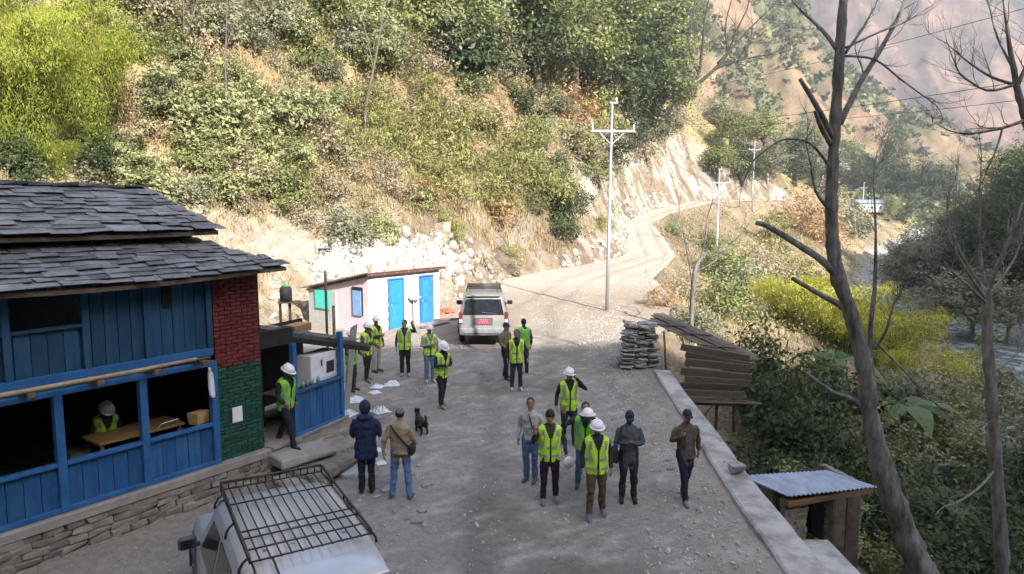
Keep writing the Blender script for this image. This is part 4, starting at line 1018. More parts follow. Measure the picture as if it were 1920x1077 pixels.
def plant(kind, P, size, label=None, var=None, sq=1., px=None, lean=0.):
    """size = width in metres"""
    NPL[0] += 1
    n = sum(1 for k in PROTO if k[0] == kind); v = random.randrange(n) if var is None else var
    cm, tm, w, h = PROTO[kind, v]; s = size / w
    nm, adj, cat = KINDS_[kind]
    if px is None: px = project(P)
    z = zone(*px); lab = label or '%s %s' % (adj, z)
    e = empty(nm, P, random.uniform(0, 6.28), lab, cat, None if label else '%ss %s' % (adj, z)); e.scale = (s, s, s * sq)
    e.rotation_euler = (lean, 0, e.rotation_euler.z)
    bam = kind.startswith('bamboo')
    link_mesh('foliage' if bam else 'crown', cm, e); link_mesh('culms' if bam else 'trunk', tm, e)
    return e
def plant_px(kind, px, py, wpx, label=None, y0=16., sq=1., **kw):
    h = ray_hit(px, py, y0); h.z = ground(h.x, h.y) - .12; return plant(kind, h, wpx * h.y / FPX, label, px=(px, py), sq=sq, **kw)

# ------------------------------------------------------------------ notable plants, placed where the photograph shows their feet
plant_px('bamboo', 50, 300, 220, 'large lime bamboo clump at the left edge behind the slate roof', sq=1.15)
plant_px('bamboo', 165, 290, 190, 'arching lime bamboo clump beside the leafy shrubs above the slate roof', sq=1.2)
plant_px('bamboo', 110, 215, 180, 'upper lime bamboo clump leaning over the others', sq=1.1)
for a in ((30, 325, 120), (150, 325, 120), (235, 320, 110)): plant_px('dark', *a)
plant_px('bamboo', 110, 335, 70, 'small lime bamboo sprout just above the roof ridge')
for a in ((330, 250, 130), (420, 245, 150), (530, 255, 140), (470, 310, 120), (590, 235, 100), (380, 320, 110), (310, 190, 100), (350, 150, 90), (560, 320, 90), (440, 190, 100), (250, 330, 100), (640, 310, 90)): plant_px('pale', *a)
for a in ((640, 60, 130), (520, 70, 140), (700, 130, 130), (300, 60, 130), (420, 80, 140), (580, 130, 120), (250, 100, 120), (360, 30, 130), (470, 20, 130), (600, 20, 130)): plant_px(random.choice(('brown', 'brown', 'mid', 'grey')), *a)
for a in ((840, 90, 190), (900, 60, 190), (960, 90, 180), (880, 140, 170), (830, 30, 180), (760, 60, 160), (950, 20, 180)): plant_px(random.choice(('dark', 'mid', 'grey')), *a)
plant_px('grey', 855, 130, 190, 'large grey-green tree-like shrub in the upper middle of the hillside')
for a in ((700, 230, 120), (760, 290, 130), (830, 300, 150), (720, 300, 110), (650, 290, 100), (880, 260, 120), (790, 220, 120)): plant_px(random.choice(('yellow', 'yellow', 'mid')), *a)
plant_px('yellow', 965, 335, 120, 'bright yellow-green bush above the dark hollow left of the tall pole'); plant_px('yellow', 1015, 370, 120, 'yellow-green bush overhanging the dark hollow beside the road'); plant_px('mid', 985, 300, 100)
plant_px('dark', 1045, 405, 90, 'dark bush in the hollow left of the tall pole'); plant_px('dark', 1050, 440, 90, 'dark green bush at the hollow foot beside the road'); plant_px('yellow', 1125, 425, 45, 'small yellow-green bush touching the tall pole')
plant_px('orange', 1080, 245, 110, 'withered orange-brown bush left of the pole crossarm'); plant_px('orange', 930, 420, 90, 'low withered bush on the straw slope above the dark boulder'); plant_px('orange', 800, 390, 80)
plant_px('grey', 650, 450, 120, 'dusty grey-green bush directly above the white rubble'); plant_px('pale', 715, 455, 80, 'pale low bush at the right of the rubble bush'); plant_px('yellow', 955, 500, 60, 'small lime weed behind the parked car roof')
plant_px('brown', 460, 400, 90); plant_px('pale', 420, 380, 110); plant_px('pale', 490, 375, 80); plant_px('brown', 560, 420, 80); plant_px('brown', 730, 370, 90); plant_px('yellow', 840, 440, 70)
# trees on the spur
for px_, py_, w_ in ((1010, 110, 190), (1075, 130, 190), (1140, 150, 190), (1190, 160, 190), (1230, 190, 150), (1120, 60, 200), (1195, 90, 190), (1050, 40, 200), (980, 50, 180), (1240, 120, 160), (1160, 30, 200), (1230, 60, 170)):
    plant_px(random.choice(('tree', 'tree', 'darktree', 'greytree')), px_, py_ + 60, w_, sq=.85)
for px_, py_, w_ in ((1180, 260, 110), (1230, 250, 100), (1150, 300, 90), (1270, 240, 90), (1095, 300, 110), (1210, 300, 80)): plant_px(random.choice(('brown', 'grey', 'dark')), px_, py_, w_)
# beyond the bend
for px_, py_, w_ in ((1345, 350, 110), (1390, 345, 110), (1440, 350, 110), (1490, 350, 120), (1540, 355, 110), (1370, 290, 100), (1430, 290, 100), (1510, 300, 90), (1590, 340, 90), (1350, 250, 90)):
    plant_px(random.choice(('tree', 'greytree', 'tree', 'darktree')), px_, py_, w_ * .8, y0=60., sq=.8)
for px_, py_, w_ in ((1640, 375, 60), (1690, 375, 70), (1730, 380, 80), (1672, 350, 70), (1770, 385, 70), (1610, 362, 50)):
    plant_px('darktree', px_, py_, w_, y0=60., sq=.9 if px_ != 1672 else 1.4)
# bank right of the road
for k_, px_, py_, w_ in (('grey', 1300, 640, 130), ('mid', 1350, 600, 130), ('pale', 1262, 440, 36), ('mid', 1330, 470, 60), ('grey', 1390, 560, 120), ('orange', 1500, 440, 110), ('orange', 1540, 460, 100), ('yellow', 1450, 470, 100), ('brown', 1420, 520, 110),
    ('brown', 1460, 570, 110), ('mid', 1360, 530, 110), ('brown', 1280, 560, 90), ('orange', 1240, 575, 70), ('pale', 1345, 520, 80), ('yellow', 1490, 540, 110), ('grey', 1600, 440, 90), ('brown', 1560, 400, 80)):
    plant_px(k_, px_, py_, w_, y0=23.)
plant_px('bamboo2', 1560, 650, 190, 'large yellow-green bamboo clump behind the big bare trunk', y0=30., sq=.8); plant_px('bamboo2', 1660, 690, 190, 'yellow-green bamboo clump right of the big bare trunk', y0=30., sq=.75)
plant_px('bamboo2', 1480, 620, 150, 'small yellow bamboo clump left of the big bare trunk', y0=30., sq=.8); plant_px('bamboo2', 1740, 740, 160, 'low yellow bamboo at the river side right of the big trunk', y0=30., sq=.7)
for px_, py_, w_ in ((1740, 560, 150), (1690, 560, 110), (1770, 640, 150), (1820, 640, 150), (1720, 660, 100), (1890, 650, 140)): plant_px('greytree', px_, py_, w_, y0=30., sq=.75)
# shaded bushes below the wall
def bank_plant(kind, px_, py_, y, w_, **kw):
    p = at_y(px_, py_, y); return plant(kind, Vector((p.x, y, ground(p.x, y) - .1)), w_, px=(px_, max(py_, 701)), **kw)
for k_, px_, y, w_, sq in (('dark', 1450, 22.5, 3.2, 1.5), ('dark', 1500, 21, 3.0, 1.5), ('dark', 1440, 19.0, 2.4, 1.1), ('dark', 1520, 18.2, 2.6, 1.2), ('mid', 1490, 17.0, 2.4, .9), ('dark', 1560, 20.5, 3.2, 1.3), ('dark', 1590, 17.5, 2.6, 1.1), ('mid', 1560, 16.2, 2.2, .8),
    ('dark', 1700, 19, 3.2, 1.1), ('dark', 1760, 17, 3.0, 1.0), ('grey', 1720, 21.5, 3.0, .9), ('dark', 1830, 20, 3.4, 1.1), ('dark', 1900, 17, 3.0, 1.0), ('mid', 1890, 14.5, 2.0, .9), ('dark', 1800, 15, 2.2, .9), ('mid', 1640, 22, 3.0, 1.0), ('mid', 1770, 23.5, 3.2, .9), ('grey', 1850, 25, 3.4, .9), ('dark', 1420, 25.5, 3.0, 1.2), ('dark', 1910, 22, 3.4, 1.2), ('mid', 1680, 15.8, 1.8, .8), ('dark', 1740, 14.2, 1.6, .8), ('dark', 1640, 26, 3.4, 1.0), ('dark', 1540, 25, 3.4, 1.1), ('grey', 1700, 29, 3.6, 1.0), ('mid', 1780, 28, 3.6, 1.0), ('grey', 1850, 31, 4.0, 1.0), ('grey', 1900, 27, 3.6, 1.0), ('brown', 1740, 32, 3.6, 1.1), ('brown', 1820, 24, 3.0, 1.0), ('grey', 1900, 36, 4.4, 1.1), ('mid', 1840, 38, 4.4, 1.1)):
    bank_plant(k_, px_, 800, y, w_, sq=sq)
# dark wooded slope across the river
for i in range(46):
    px_ = random.uniform(1660, 1935); t = (px_ - 1640) / 280; py_ = random.uniform(395 - 150 * t, 560 + 30 * t)
    h = ray_hit(px_, py_, 60.)
    if h.y > 260: continue
    h.z = ground(h.x, h.y) - .2
    plant('darktree' if random.random() < .75 else 'tree', h, random.uniform(5, 8), px=(px_, py_), sq=random.uniform(.7, 1.0))
for i in range(34):
    px_ = random.uniform(1770, 1940); t = (px_ - 1770) / 150; py_ = random.uniform(385 - 120 * t, 540); h = ray_hit(px_, py_, 50.)
    if h.y > 200: continue
    h.z = ground(h.x, h.y) - .2; plant('darktree', h, random.uniform(5, 8), px=(px_, py_), sq=random.uniform(.8, 1.15))
# fill of the hillside with shrubs one can tell apart
taken = []
for i in range(900):
    px_ = random.uniform(-10, 1290); py_ = random.uniform(-40, 400)
    if px_ < 250 and py_ > 40: continue
    if 1130 < px_ and py_ > 230: continue
    if py_ > 330 and random.random() < .5: continue
    if any((px_ - a) ** 2 + (py_ - b) ** 2 < 52 ** 2 for a, b in taken): continue
    taken.append((px_, py_))
    if len(taken) > 150: break
    if px_ < 640: ks = ('pale', 'pale', 'brown', 'brown', 'brown', 'mid', 'grey') if py_ > 120 else ('brown', 'brown', 'pale', 'mid', 'grey')
    elif px_ < 960: ks = ('grey', 'mid', 'yellow', 'brown', 'brown', 'brown', 'yellow', 'pale')
    else: ks = ('mid', 'dark', 'grey', 'mid')
    plant_px(random.choice(ks), px_, py_, random.uniform(60, 125), sq=random.uniform(.7, 1.25))
print('plants', NPL[0])

# ------------------------------------------------------------------ undergrowth and grass (uncountable)
def scatter_xy(n, x0, x1, y0, y1, near=30.):
    x = rng.uniform(x0, x1, n); y = rng.uniform(y0, y1, n); d = np.hypot(x, y)
    k = rng.random(n) < np.minimum(1, (near / d) ** 1.3); return x[k], y[k]
def in_view(x, y, z, mg=60):
    c, s = math.cos(PITCH), math.sin(PITCH); zz = z - CAM.z; dep = y * c - zz * s; up = y * s + zz * c
    u = 960 + FPX * x / dep; v = 538.5 - FPX * up / dep
    return (dep > 4) & (u > -mg) & (u < 1920 + mg) & (v > -mg) & (v < 1077 + mg)
def undergrowth(name, label, x, y, mats, nl, leaf, rad, hgt, pick, asp=.45, hang=.2):
    z = grid_h(x, y); k = in_view(x, y, z); x, y, z = x[k], y[k], z[k]; n = len(x)
    mi = np.repeat(pick(x, y), nl); sc = .6 + .8 * rng.random(n)
    C = np.repeat(np.stack([x, y, z], 1), nl, 0); s_ = np.repeat(sc, nl)[:, None]
    off = rng.normal(size=(n * nl, 3)) * np.array((rad, rad, 0)) * s_; off[:, 2] = np.abs(rng.normal(size=n * nl)) * hgt * s_[:, 0]
    P = C + off; P[:, 2] = grid_h(P[:, 0], P[:, 1]) + off[:, 2]
    dd = np.hypot(P[:, 0], P[:, 1]); L = leaf * (.6 + .8 * rng.random(len(P))) * np.clip(dd / 40, .55, 2.2)
    V, F = leaf_geo(P, rng.normal(size=P.shape) + np.array((0, 0, .8)), L, L * asp, hang)
    ti = np.clip(np.repeat(rng.random(n), nl) * .5 + .5 * rng.random(n * nl), 0, 1)
    o = link_mesh(name, np_mesh(name, V, F, mats, mi=mi, tint=np.repeat(ti, 4))); return tag(o, label, None, None, 'stuff')
x, y = scatter_xy(31000, -46, 32, 17, 140); d = left_d(x, y)
bare = np.interp(y, [17, 30, 45, 60, 105, 140], [4, 6.5, 5, 4.5, 7, 3])
k = (d > .4) & (rng.random(len(x)) < .16 + .84 * sstep(bare * .45, bare * 1.2, d + (fbm(x * .3, y * .3, 3, 201) - .5) * 5)) & (fbm(x * .22, y * .22, 3, 77) > .36)
def pickh(x, y):
    a = fbm(x * .16, y * .16, 3, 301); b = rng.random(len(x)); r = np.full(len(x), 1)
    r = np.where(a < .42, 0, r); r = np.where(a > .56, 2, r); r = np.where(b < .42, 3, r); r = np.where(b > .85, 4, r); return r
undergrowth('hillside_undergrowth', 'tangled scrub covering the hillside', x[k], y[k], [LM['pale'], LM['mid'], LM['yellow'], LM['brown'], LM['grey']], 30, .16, .55, .5, pickh)
x, y = scatter_xy(19000, 5, 90, 9, 190, 26); d = x - xr(y)
k = (d > .6) & (np.abs(x - river_x(y)) > 5.5) & (fbm(x * .2, y * .2, 3, 78) > .38)
def pickr(x, y): 
    a = rng.random(len(x)); near = (y < 26) | (x > river_x(y)); r = np.where(near, np.where(a < .75, 1, 0), np.where(a < .4, 2, np.where(a < .7, 3, 4))); return r
undergrowth('bank_undergrowth', 'low scrub on the river bank and the slope across the river', x[k], y[k], [LM['mid'], LM['dark'], LM['grey'], LM['brown'], LM['yellow']], 30, .14, .5, .45, pickr)
def grass(name, label, x, y, mt, nb, h, w):
    z = grid_h(x, y); k = in_view(x, y, z); x, y, z = x[k], y[k], z[k]; n = len(x) * nb
    X = np.repeat(x, nb) + rng.normal(0, .12, n); Y = np.repeat(y, nb) + rng.normal(0, .12, n); Z = grid_h(X, Y) - .03
    a = rng.uniform(0, 6.28, n); H = h * (.5 + rng.random(n)); ln = rng.uniform(.1, .6, n) * H; d = np.hypot(X, Y); W = w * np.clip(d / 25, .6, 3)
    B = np.stack([X, Y, Z], 1); dx = np.stack([np.cos(a), np.sin(a), a * 0], 1) * W[:, None]
    T = B + np.stack([np.cos(a + 1.5) * ln, np.sin(a + 1.5) * ln, H], 1)
    V = np.stack([B - dx, B + dx, T], 1).reshape(-1, 3)
    return tag(link_mesh(name, np_mesh(name, V, np.arange(3 * n).reshape(n, 3), mt, tint=np.repeat(rng.random(n), 3))), label, None, None, 'stuff')
x, y = scatter_xy(46000, -40, 30, 18, 120, 34); d = left_d(x, y)
k = (d > .8) & (fbm(x * .3, y * .3, 3, 207) > .38) & (rng.random(len(x)) < np.where(d > 16, .6, 1)) & ~((y > 52) & (d < 5))
grass('dry_grass', 'straw-coloured dry grass on the bare slope', x[k], y[k], LM['straw'], 9, .45, .022)
x, y = scatter_xy(13000, 5, 70, 12, 150, 30); d = x - xr(y)
k = (d > .3) & (np.abs(x - river_x(y)) > 5.5) & (fbm(x * .3, y * .3, 3, 208) > .42) & (x < river_x(y)) & ((y > 24) | (rng.random(len(x)) < .3))
grass('bank_grass', 'dry grass on the bank below the road', x[k], y[k], LM['straw'], 9, .5, .022)
# wooded specks on the far slopes
x = rng.uniform(20, 420, 9000); y = rng.uniform(215, 480, 9000); f2 = fbm(x * .02, y * .02, 5, 61); f3 = fbm(x * .09, y * .09, 4, 62)
k = rng.random(9000) < .10 + .9 * sstep(.47, .6, f2 * .6 + f3 * .4); x, y = x[k], y[k]; z = grid_h(x, y); k = in_view(x, y, z); x, y, z = x[k], y[k], z[k]
nl = 16; s = rng.uniform(1.2, 3.2, len(x)); C = np.repeat(np.stack([x, y, z + s * .5], 1), nl, 0); P = C + rng.normal(size=C.shape) * np.repeat(s, nl)[:, None] * np.array((.55, .55, .5))
V, F = leaf_geo(P, rng.normal(size=P.shape) + np.array((0, 0, .6)), np.repeat(s, nl) * .9, np.repeat(s, nl) * .7)
tag(link_mesh('far_scrub', np_mesh('far_scrub', V, F, [LM['mid'], LM['dark'], LM['grey']], mi=np.repeat(rng.integers(0, 3, len(x)), nl), tint=np.repeat(rng.random(len(P)), 4))), 'scrub and trees dotted over the far tan slopes', None, None, 'stuff')
# ------------------------------------------------------------------ bare trees
def twigs(q, p, d, ln, r, depth, rnd, bend=.35):
    """recursive thin branches"""
    pts = [p]; dd = d.normalized(); cur = p
    for i in range(4):
        dd = (dd + Vector((rnd.uniform(-bend, bend), rnd.uniform(-bend, bend), rnd.uniform(-bend * .6, bend)))).normalized(); cur = cur + dd * ln / 4; pts.append(cur)
    q.tube(pts, [r, r * .85, r * .7, r * .5, r * .3], 5, caps=False)
    if depth > 0:
        for k in range(rnd.randint(2, 4)):
            i = rnd.randint(1, 4); nd = (dd + Vector((rnd.uniform(-1, 1), rnd.uniform(-1, 1), rnd.uniform(-.4, .9)))).normalized()
            twigs(q, pts[i], nd, ln * rnd.uniform(.45, .75), r * .5, depth - 1, rnd, bend)
def smooth_pts(P, n=5):
    out = []
    for i in range(len(P) - 1):
        p0 = P[max(i - 1, 0)]; p1 = P[i]; p2 = P[i + 1]; p3 = P[min(i + 2, len(P) - 1)]
        for k in range(n):
            t = k / n; out.append(.5 * ((2 * p1) + (p2 - p0) * t + (2 * p0 - 5 * p1 + 4 * p2 - p3) * t * t + (3 * p1 - p0 - 3 * p2 + p3) * t ** 3))
    out.append(P[-1]); return out
M_trunk = mat('mossy_bark', (.21, .20, .19), (.062, .058, .054), rough=.92, scale=7, bump=1., bscale=14, stretch=(1, 1, .3))
M_trunkp = mat('pale_dead_bark', (.27, .255, .235), (.10, .092, .085), rough=.9, scale=7, bump=1., bscale=14, stretch=(1, 1, .3))
def bare_tree(name, label, trunk, limbs, y, mt, seed, twig=.9, extra=10, base_drop=0.):
    """trunk / limbs: lists of (px, py, half-width px, dy) read off the photo at distance y"""
    rnd = random.Random(seed)
    def W(t): p = at_y(t[0], t[1], y + (t[3] if len(t) > 3 else 0)); return Vector(p)
    tp = [W(t) for t in trunk]; tr = [t[2] * .80 * (y + (t[3] if len(t) > 3 else 0)) / FPX for t in trunk]
    base = tp[0].copy(); zg = ground(base.x, base.y) - .3
    if base.z > zg: tp = [Vector((base.x + base_drop, base.y, zg))] + tp; tr = [tr[0] * 1.35] + tr
    b0 = Vector((tp[0].x, tp[0].y, zg + .3)); e = empty(name, b0, 0, label, 'tree')
    sp = smooth_pts(tp, 9); sr = list(np.interp(np.arange(len(sp)), np.arange(len(tp)) * 9, tr))
    sr = [r_ * (1 + .07 * math.sin(i * .9) + rnd.uniform(-.06, .06)) for i, r_ in enumerate(sr)]; q = MB(); q.tube([p - b0 for p in sp], sr, 18, jit=.12); q.build('trunk', mt, e)
    for L in limbs:
        lp = [W(t) for t in L]; lr = [t[2] * .70 * y / FPX for t in L]; s2 = smooth_pts(lp, 4); r2 = list(np.interp(np.arange(len(s2)), np.arange(len(lp)) * 4, lr))
        q = MB(); q.tube([p - b0 for p in s2], r2, 8, jit=.05)
        end = s2[-1]; d = (s2[-1] - s2[-2]).normalized(); n_ = len(s2)
        if twig > 0 and L[-1][2] < 4:
            twigs(q, end - b0, d, twig, r2[-1], 3, rnd)
            for k in range(rnd.randint(5, 8)):
                i = rnd.randint(n_ // 3, n_ - 1); nd = (d + Vector((rnd.uniform(-1, 1), rnd.uniform(-.7, .7), rnd.uniform(-.5, .9)))).normalized(); twigs(q, s2[i] - b0, nd, twig * rnd.uniform(.5, 1.), max(.007, r2[i] * .35), 1, rnd)
        q.build('limb', mt, e)
    return e
bare_tree('bare_tree', 'tall leaning bare tree with thick grey trunk beside the stone hut',
    [(1745, 1110, 34), (1722, 1060, 31), (1690, 980, 28), (1655, 880, 25), (1634, 790, 19), (1622, 700, 18), (1602, 610, 17), (1572, 520, 16), (1560, 440, 14), (1560, 340, 13), (1566, 230, 12), (1573, 120, 11), (1580, 20, 10), (1588, -90, 8), (1592, -200, 6), (1600, -300, 3)],
    [[(1572, 520, 12), (1540, 488, 10), (1490, 455, 9, .2), (1440, 425, 8, .4), (1418, 418, 6, .4)],
     [(1594, 590, 9), (1570, 570, 8), (1530, 548, 7, -.2), (1485, 522, 5, -.3)],
     [(1630, 775, 8), (1600, 750, 8), (1560, 735, 6, -.4), (1512, 700, 4.5, -.6)],
     [(1638, 830, 12, .1), (1634, 720, 9, .3), (1632, 620, 7, .4), (1640, 540, 6, .5), (1642, 440, 3.5, .6), (1638, 340, 2, .6)],
     [(1575, 232, 8), (1610, 160, 7, .2), (1650, 95, 6, .4), (1690, 20, 5, .6), (1715, -60, 3, .7)],
     [(1562, 262, 8), (1540, 215, 7, -.2), (1500, 148, 5, -.3)],
     [(1560, 275, 7), (1540, 240, 6, -.2), (1528, 208, 4.5, -.3)],
     [(1568, 92, 6), (1540, 55, 5, .2), (1490, 6, 3, .4), (1450, -60, 2, .5)],
     [(1585, 100, 4), (1620, 50, 3, .2), (1640, 10, 2, .3)],
     [(1560, 320, 4), (1520, 270, 3, -.3), (1470, 262, 2.6, -.4), (1425, 290, 2, -.5), (1410, 306, 1.5, -.5)],
     [(1582, 105, 3.2), (1640, 112, 3, .3), (1690, 150, 2.2, .5), (1745, 190, 1.5, .6)],
     [(1585, 90, 3), (1650, 60, 2.5, .3), (1700, 40, 2, .5), (1760, 2, 1.5, .6)],
     [(1640, 655, 4, .3), (1662, 620, 3.5, .2), (1672, 580, 2.5, .2)],
     [(1640, 640, 3, .3), (1690, 690, 3, .2), (1730, 735, 2, .1), (1770, 770, 1.5, 0)],
     [(1556, 395, 5), (1530, 360, 3.5, -.2), (1520, 310, 2, -.2)]], 12.6, M_trunk, 5, .8)
bare_tree('bare_tree', 'pale bare tree with upswept twigs at the right edge of view',
    [(1880, 1110, 15), (1876, 1000, 15), (1868, 880, 14), (1860, 760, 13), (1852, 650, 12), (1850, 540, 10)],
    [[(1850, 550, 7), (1815, 500, 4.5, .2), (1782, 430, 3.5, .4), (1776, 375, 2, .5)], [(1848, 560, 6), (1820, 520, 3.5, -.2), (1790, 470, 2.5, -.3)], [(1852, 545, 6), (1838, 480, 4, .2), (1836, 360, 2.5, .3)],
     [(1852, 545, 7), (1870, 500, 5, -.1), (1900, 430, 3.5, -.2), (1918, 380, 2.5, -.2)], [(1850, 560, 5), (1880, 520, 3.5, .3), (1905, 480, 2.2, .4)], [(1850, 570, 5), (1825, 545, 3, -.3), (1775, 500, 2, -.5)], [(1868, 880, 4), (1830, 920, 3, -.4), (1790, 945, 2, -.6)], [(1860, 700, 3.5), (1900, 670, 2.5, .2), (1930, 640, 2, .3)]], 14.5, M_trunkp, 9, .9)
bare_tree('bare_tree', 'dark bare tree leaning in from the top right corner',
    [(2010, 520, 14), (1975, 400, 12), (1945, 300, 11), (1925, 230, 9), (1908, 170, 7), (1900, 120, 5)],
    [[(1908, 170, 8), (1895, 100, 6), (1888, 50, 4), (1882, 0, 3), (1876, -60, 2)], [(1905, 160, 5), (1860, 145, 3.5, .2), (1820, 120, 2.5, .3), (1790, 95, 1.8, .4)], [(1900, 160, 4), (1850, 170, 3, -.2), (1800, 140, 2, -.3)], [(1908, 160, 6), (1925, 120, 4), (1940, 80, 3)], [(1925, 225, 5), (1880, 240, 4, -.2), (1820, 252, 2.5, -.3)], [(1900, 130, 3.5), (1870, 70, 2.5, .2), (1855, 10, 2, .3)], [(1880, 240, 3, -.2), (1868, 280, 2.2, -.3), (1850, 320, 1.5, -.3)]], 13.5, M_trunk, 12, .8)
bare_tree('bare_tree', 'dark leafless tree leaning out from the top of the rocky spur',
    [(1252, 235, 9), (1258, 212, 8), (1275, 185, 6), (1300, 160, 4.5), (1312, 130, 3.5)],
    [[(1300, 165, 5), (1340, 130, 4.5), (1365, 100, 3.5), (1380, 60, 2.5), (1400, 20, 1.5)], [(1340, 130, 3.5), (1380, 115, 2.5), (1425, 105, 1.5)], [(1312, 130, 4), (1318, 80, 3), (1322, 30, 2), (1335, -20, 1.2)], [(1345, 120, 3), (1400, 60, 2), (1440, 20, 1.2)], [(1310, 140, 3), (1290, 80, 2), (1300, 20, 1.2)], [(1365, 100, 2.5), (1360, 50, 1.8), (1372, 0, 1.2)]], ray_hit(1252, 232, 40.).y - .5, mat('dark_bark', (.05, .042, .036), (.03, .026, .022), rough=.9), 15, 5.)
bare_tree('bare_tree', 'thin grey bare tree standing on the mid hillside', [(685, 215, 3.6), (690, 180, 3), (704, 110, 2.6), (716, 40, 2.2), (720, -10, 1.5)], [[(700, 130, 2), (690, 80, 1.5), (680, 40, 1)], [(712, 60, 2), (735, 20, 1.4), (745, -10, 1)]], 44., M_bark, 16, 1.4)
for (a, nm) in ((((345, 130), (345, 60), (344, -10)), 'slim bare sapling trunk high above the slate roof'), (((423, 140), (424, 70), (426, -10)), 'grey bare sapling trunk beside the leafy shrubs')):
    bare_tree('bare_tree', nm, [(p[0], p[1], 2.0 - .4 * i) for i, p in enumerate(a)], [[(a[1][0], a[1][1] + 20, 1.5), (a[1][0] + 20, a[1][1] - 40, 1)]], 36., M_bark, 20, 1.2)
bare_tree('bare_tree', 'small dark crooked tree on the bank right of the tall pole', [(1296, 640, 5), (1298, 560, 5), (1305, 500, 4), (1330, 470, 2.5)], [[(1300, 540, 2.6), (1290, 480, 2), (1280, 430, 1.4)], [(1304, 510, 2.5), (1340, 490, 2), (1370, 460, 1.4)], [(1300, 530, 2.4), (1320, 460, 2), (1326, 410, 1.4)]], 27., M_trunk, 22, 1.2)

# banana plants on the bank
def banana(px_, y, h, label, seed, n=7):
    rnd = random.Random(seed); p = at_y(px_, 800, y); z = ground(p.x, y); e = empty('banana_plant', (p.x, y, z), 0, label, 'plant', None)
    q = MB(); q.tube([(0, 0, -.2), (0, 0, h * .35), (.05, 0, h * .55)], [.12, .10, .06], 9); q.build('stem', mat('banana_stem', (.16, .17, .09), (.10, .11, .06)), e)
    for i in range(n):
        a = 6.28 * i / n + rnd.uniform(-.3, .3); L = h * rnd.uniform(.55, .8); rings = []
        for k in range(8):
            t = k / 7; r_ = L * t * .85; zz = h * .5 + L * (.75 * t - 1.0 * t * t); w_ = .25 * h * .45 * math.sin(math.pi * min(1, .08 + t * .92)) + .01
            c = Vector((math.cos(a) * r_, math.sin(a) * r_, zz)); s_ = Vector((-math.sin(a), math.cos(a), 0))
            rings.append([c - s_ * w_ - Vector((0, 0, w_ * .3)), c, c + s_ * w_ - Vector((0, 0, w_ * .3))])
        q = MB(); q.loft(rings, closed=False); me_ = q.mesh('leaf', LM['banana']); at_ = me_.attributes.new('tint', 'FLOAT', 'POINT'); at_.data.foreach_set('value', [rnd.random()] * len(me_.vertices)); link_mesh('leaf', me_, e)
banana(1700, 24.5, 3.4, 'banana plant with broad pale leaves right of the big trunk', 1); banana(1765, 19.5, 2.4, 'banana plant with one long bent leaf near the pale bare tree', 2); banana(1560, 27, 3.2, 'banana plant with upright leaves left of the big trunk', 3)

# ------------------------------------------------------------------ far building in the valley
fb = ray_hit(1625, 398, 150.); fh = empty('far_building', (fb.x, fb.y, ground(fb.x, fb.y) - .2), .15, 'low far building with grey tin roof in the valley', 'building')
q = MB(); q.box((0, 0, 1.4), (9, 5, 2.8)); q.build('wall', mat('far_plaster', (.45, .45, .45), (.38, .38, .37)), fh)
q = MB(); V = [(-5, -3, 2.9), (5, -3, 2.9), (5, 3, 2.9), (-5, 3, 2.9), (-5, 0, 4.1), (5, 0, 4.1)]; q.add(V, [(0, 1, 5, 4), (2, 3, 4, 5), (1, 2, 5), (3, 0, 4), (3, 2, 1, 0)]); q.build('roof', M_tin, fh)
for xx in (-3, 0, 3):
    q = MB(); q.box((xx, -2.52, 1.5), (1.1, .08, 1.1)); wn_ = q.build('window', M_white, fh); q = MB(); q.box((xx, -2.57, 1.5), (.9, .04, .9)); q.build('pane', M_dark, wn_)
# ------------------------------------------------------------------ silver off-road cars
def paint(name, c):
    m = bpy.data.materials.new(name); m.use_nodes = True; b = m.node_tree.nodes['Principled BSDF']; n = m.node_tree.nodes; L = m.node_tree.links
    tc = n.new('ShaderNodeTexCoord'); nz = n.new('ShaderNodeTexNoise'); nz.inputs['Scale'].default_value = 2.5; nz.inputs['Detail'].default_value = 6; L.new(tc.outputs['Object'], nz.inputs['Vector'])
    cr = n.new('ShaderNodeValToRGB'); e = cr.color_ramp.elements; e[0].position = .4; e[1].position = .7; e[0].color = (*c, 1); e[1].color = (c[0] * .86, c[1] * .82, c[2] * .76, 1)
    L.new(nz.outputs['Fac'], cr.inputs[0]); L.new(cr.outputs[0], b.inputs['Base Color'])
    b.inputs['Metallic'].default_value = .3; b.inputs['Roughness'].default_value = .34; b.inputs['Coat Weight'].default_value = .35; b.inputs['Coat Roughness'].default_value = .12
    return m
M_silver = paint('silver_paint', (.44, .47, .51))
M_glass = mat('car_glass', (.012, .016, .02), (.02, .024, .03), rough=.07, spec=.8)
M_trim = mat('grey_trim', (.09, .09, .095), (.06, .06, .065), rough=.6)
M_redl = mat('red_lens', (.16, .025, .025), (.12, .02, .02), rough=.2)
M_whl = mat('clear_lens', (.6, .6, .62), (.5, .5, .52), rough=.2)
M_plate = mat('red_plate', (.30, .035, .055), (.26, .03, .05), rough=.5)
def prof(y):
    """half widths and heights of the body at station y: (sill w, belt w, roof w, belt z, roof z)"""
    ys = [-2.2, -2.16, -2.05, -1.8, -1.0, .2, .45, 1.12, 1.2, 1.9, 2.12, 2.2]
    g = lambda v: float(np.interp(y, ys, v))
    return (g([.76, .80, .84, .86, .86, .86, .86, .86, .86, .84, .78, .70]), g([.78, .83, .86, .885, .885, .885, .885, .88, .87, .84, .78, .70]),
            g([.62, .645, .67, .69, .70, .70, .685, .70, .70, .66, .60, .55]), g([1.0, 1.04, 1.06, 1.07, 1.07, 1.06, 1.05, 1.02, 1.0, .95, .88, .75]),
            g([1.30, 1.66, 1.765, 1.81, 1.84, 1.83, 1.79, 1.13, 1.10, 1.03, .95, .80]))
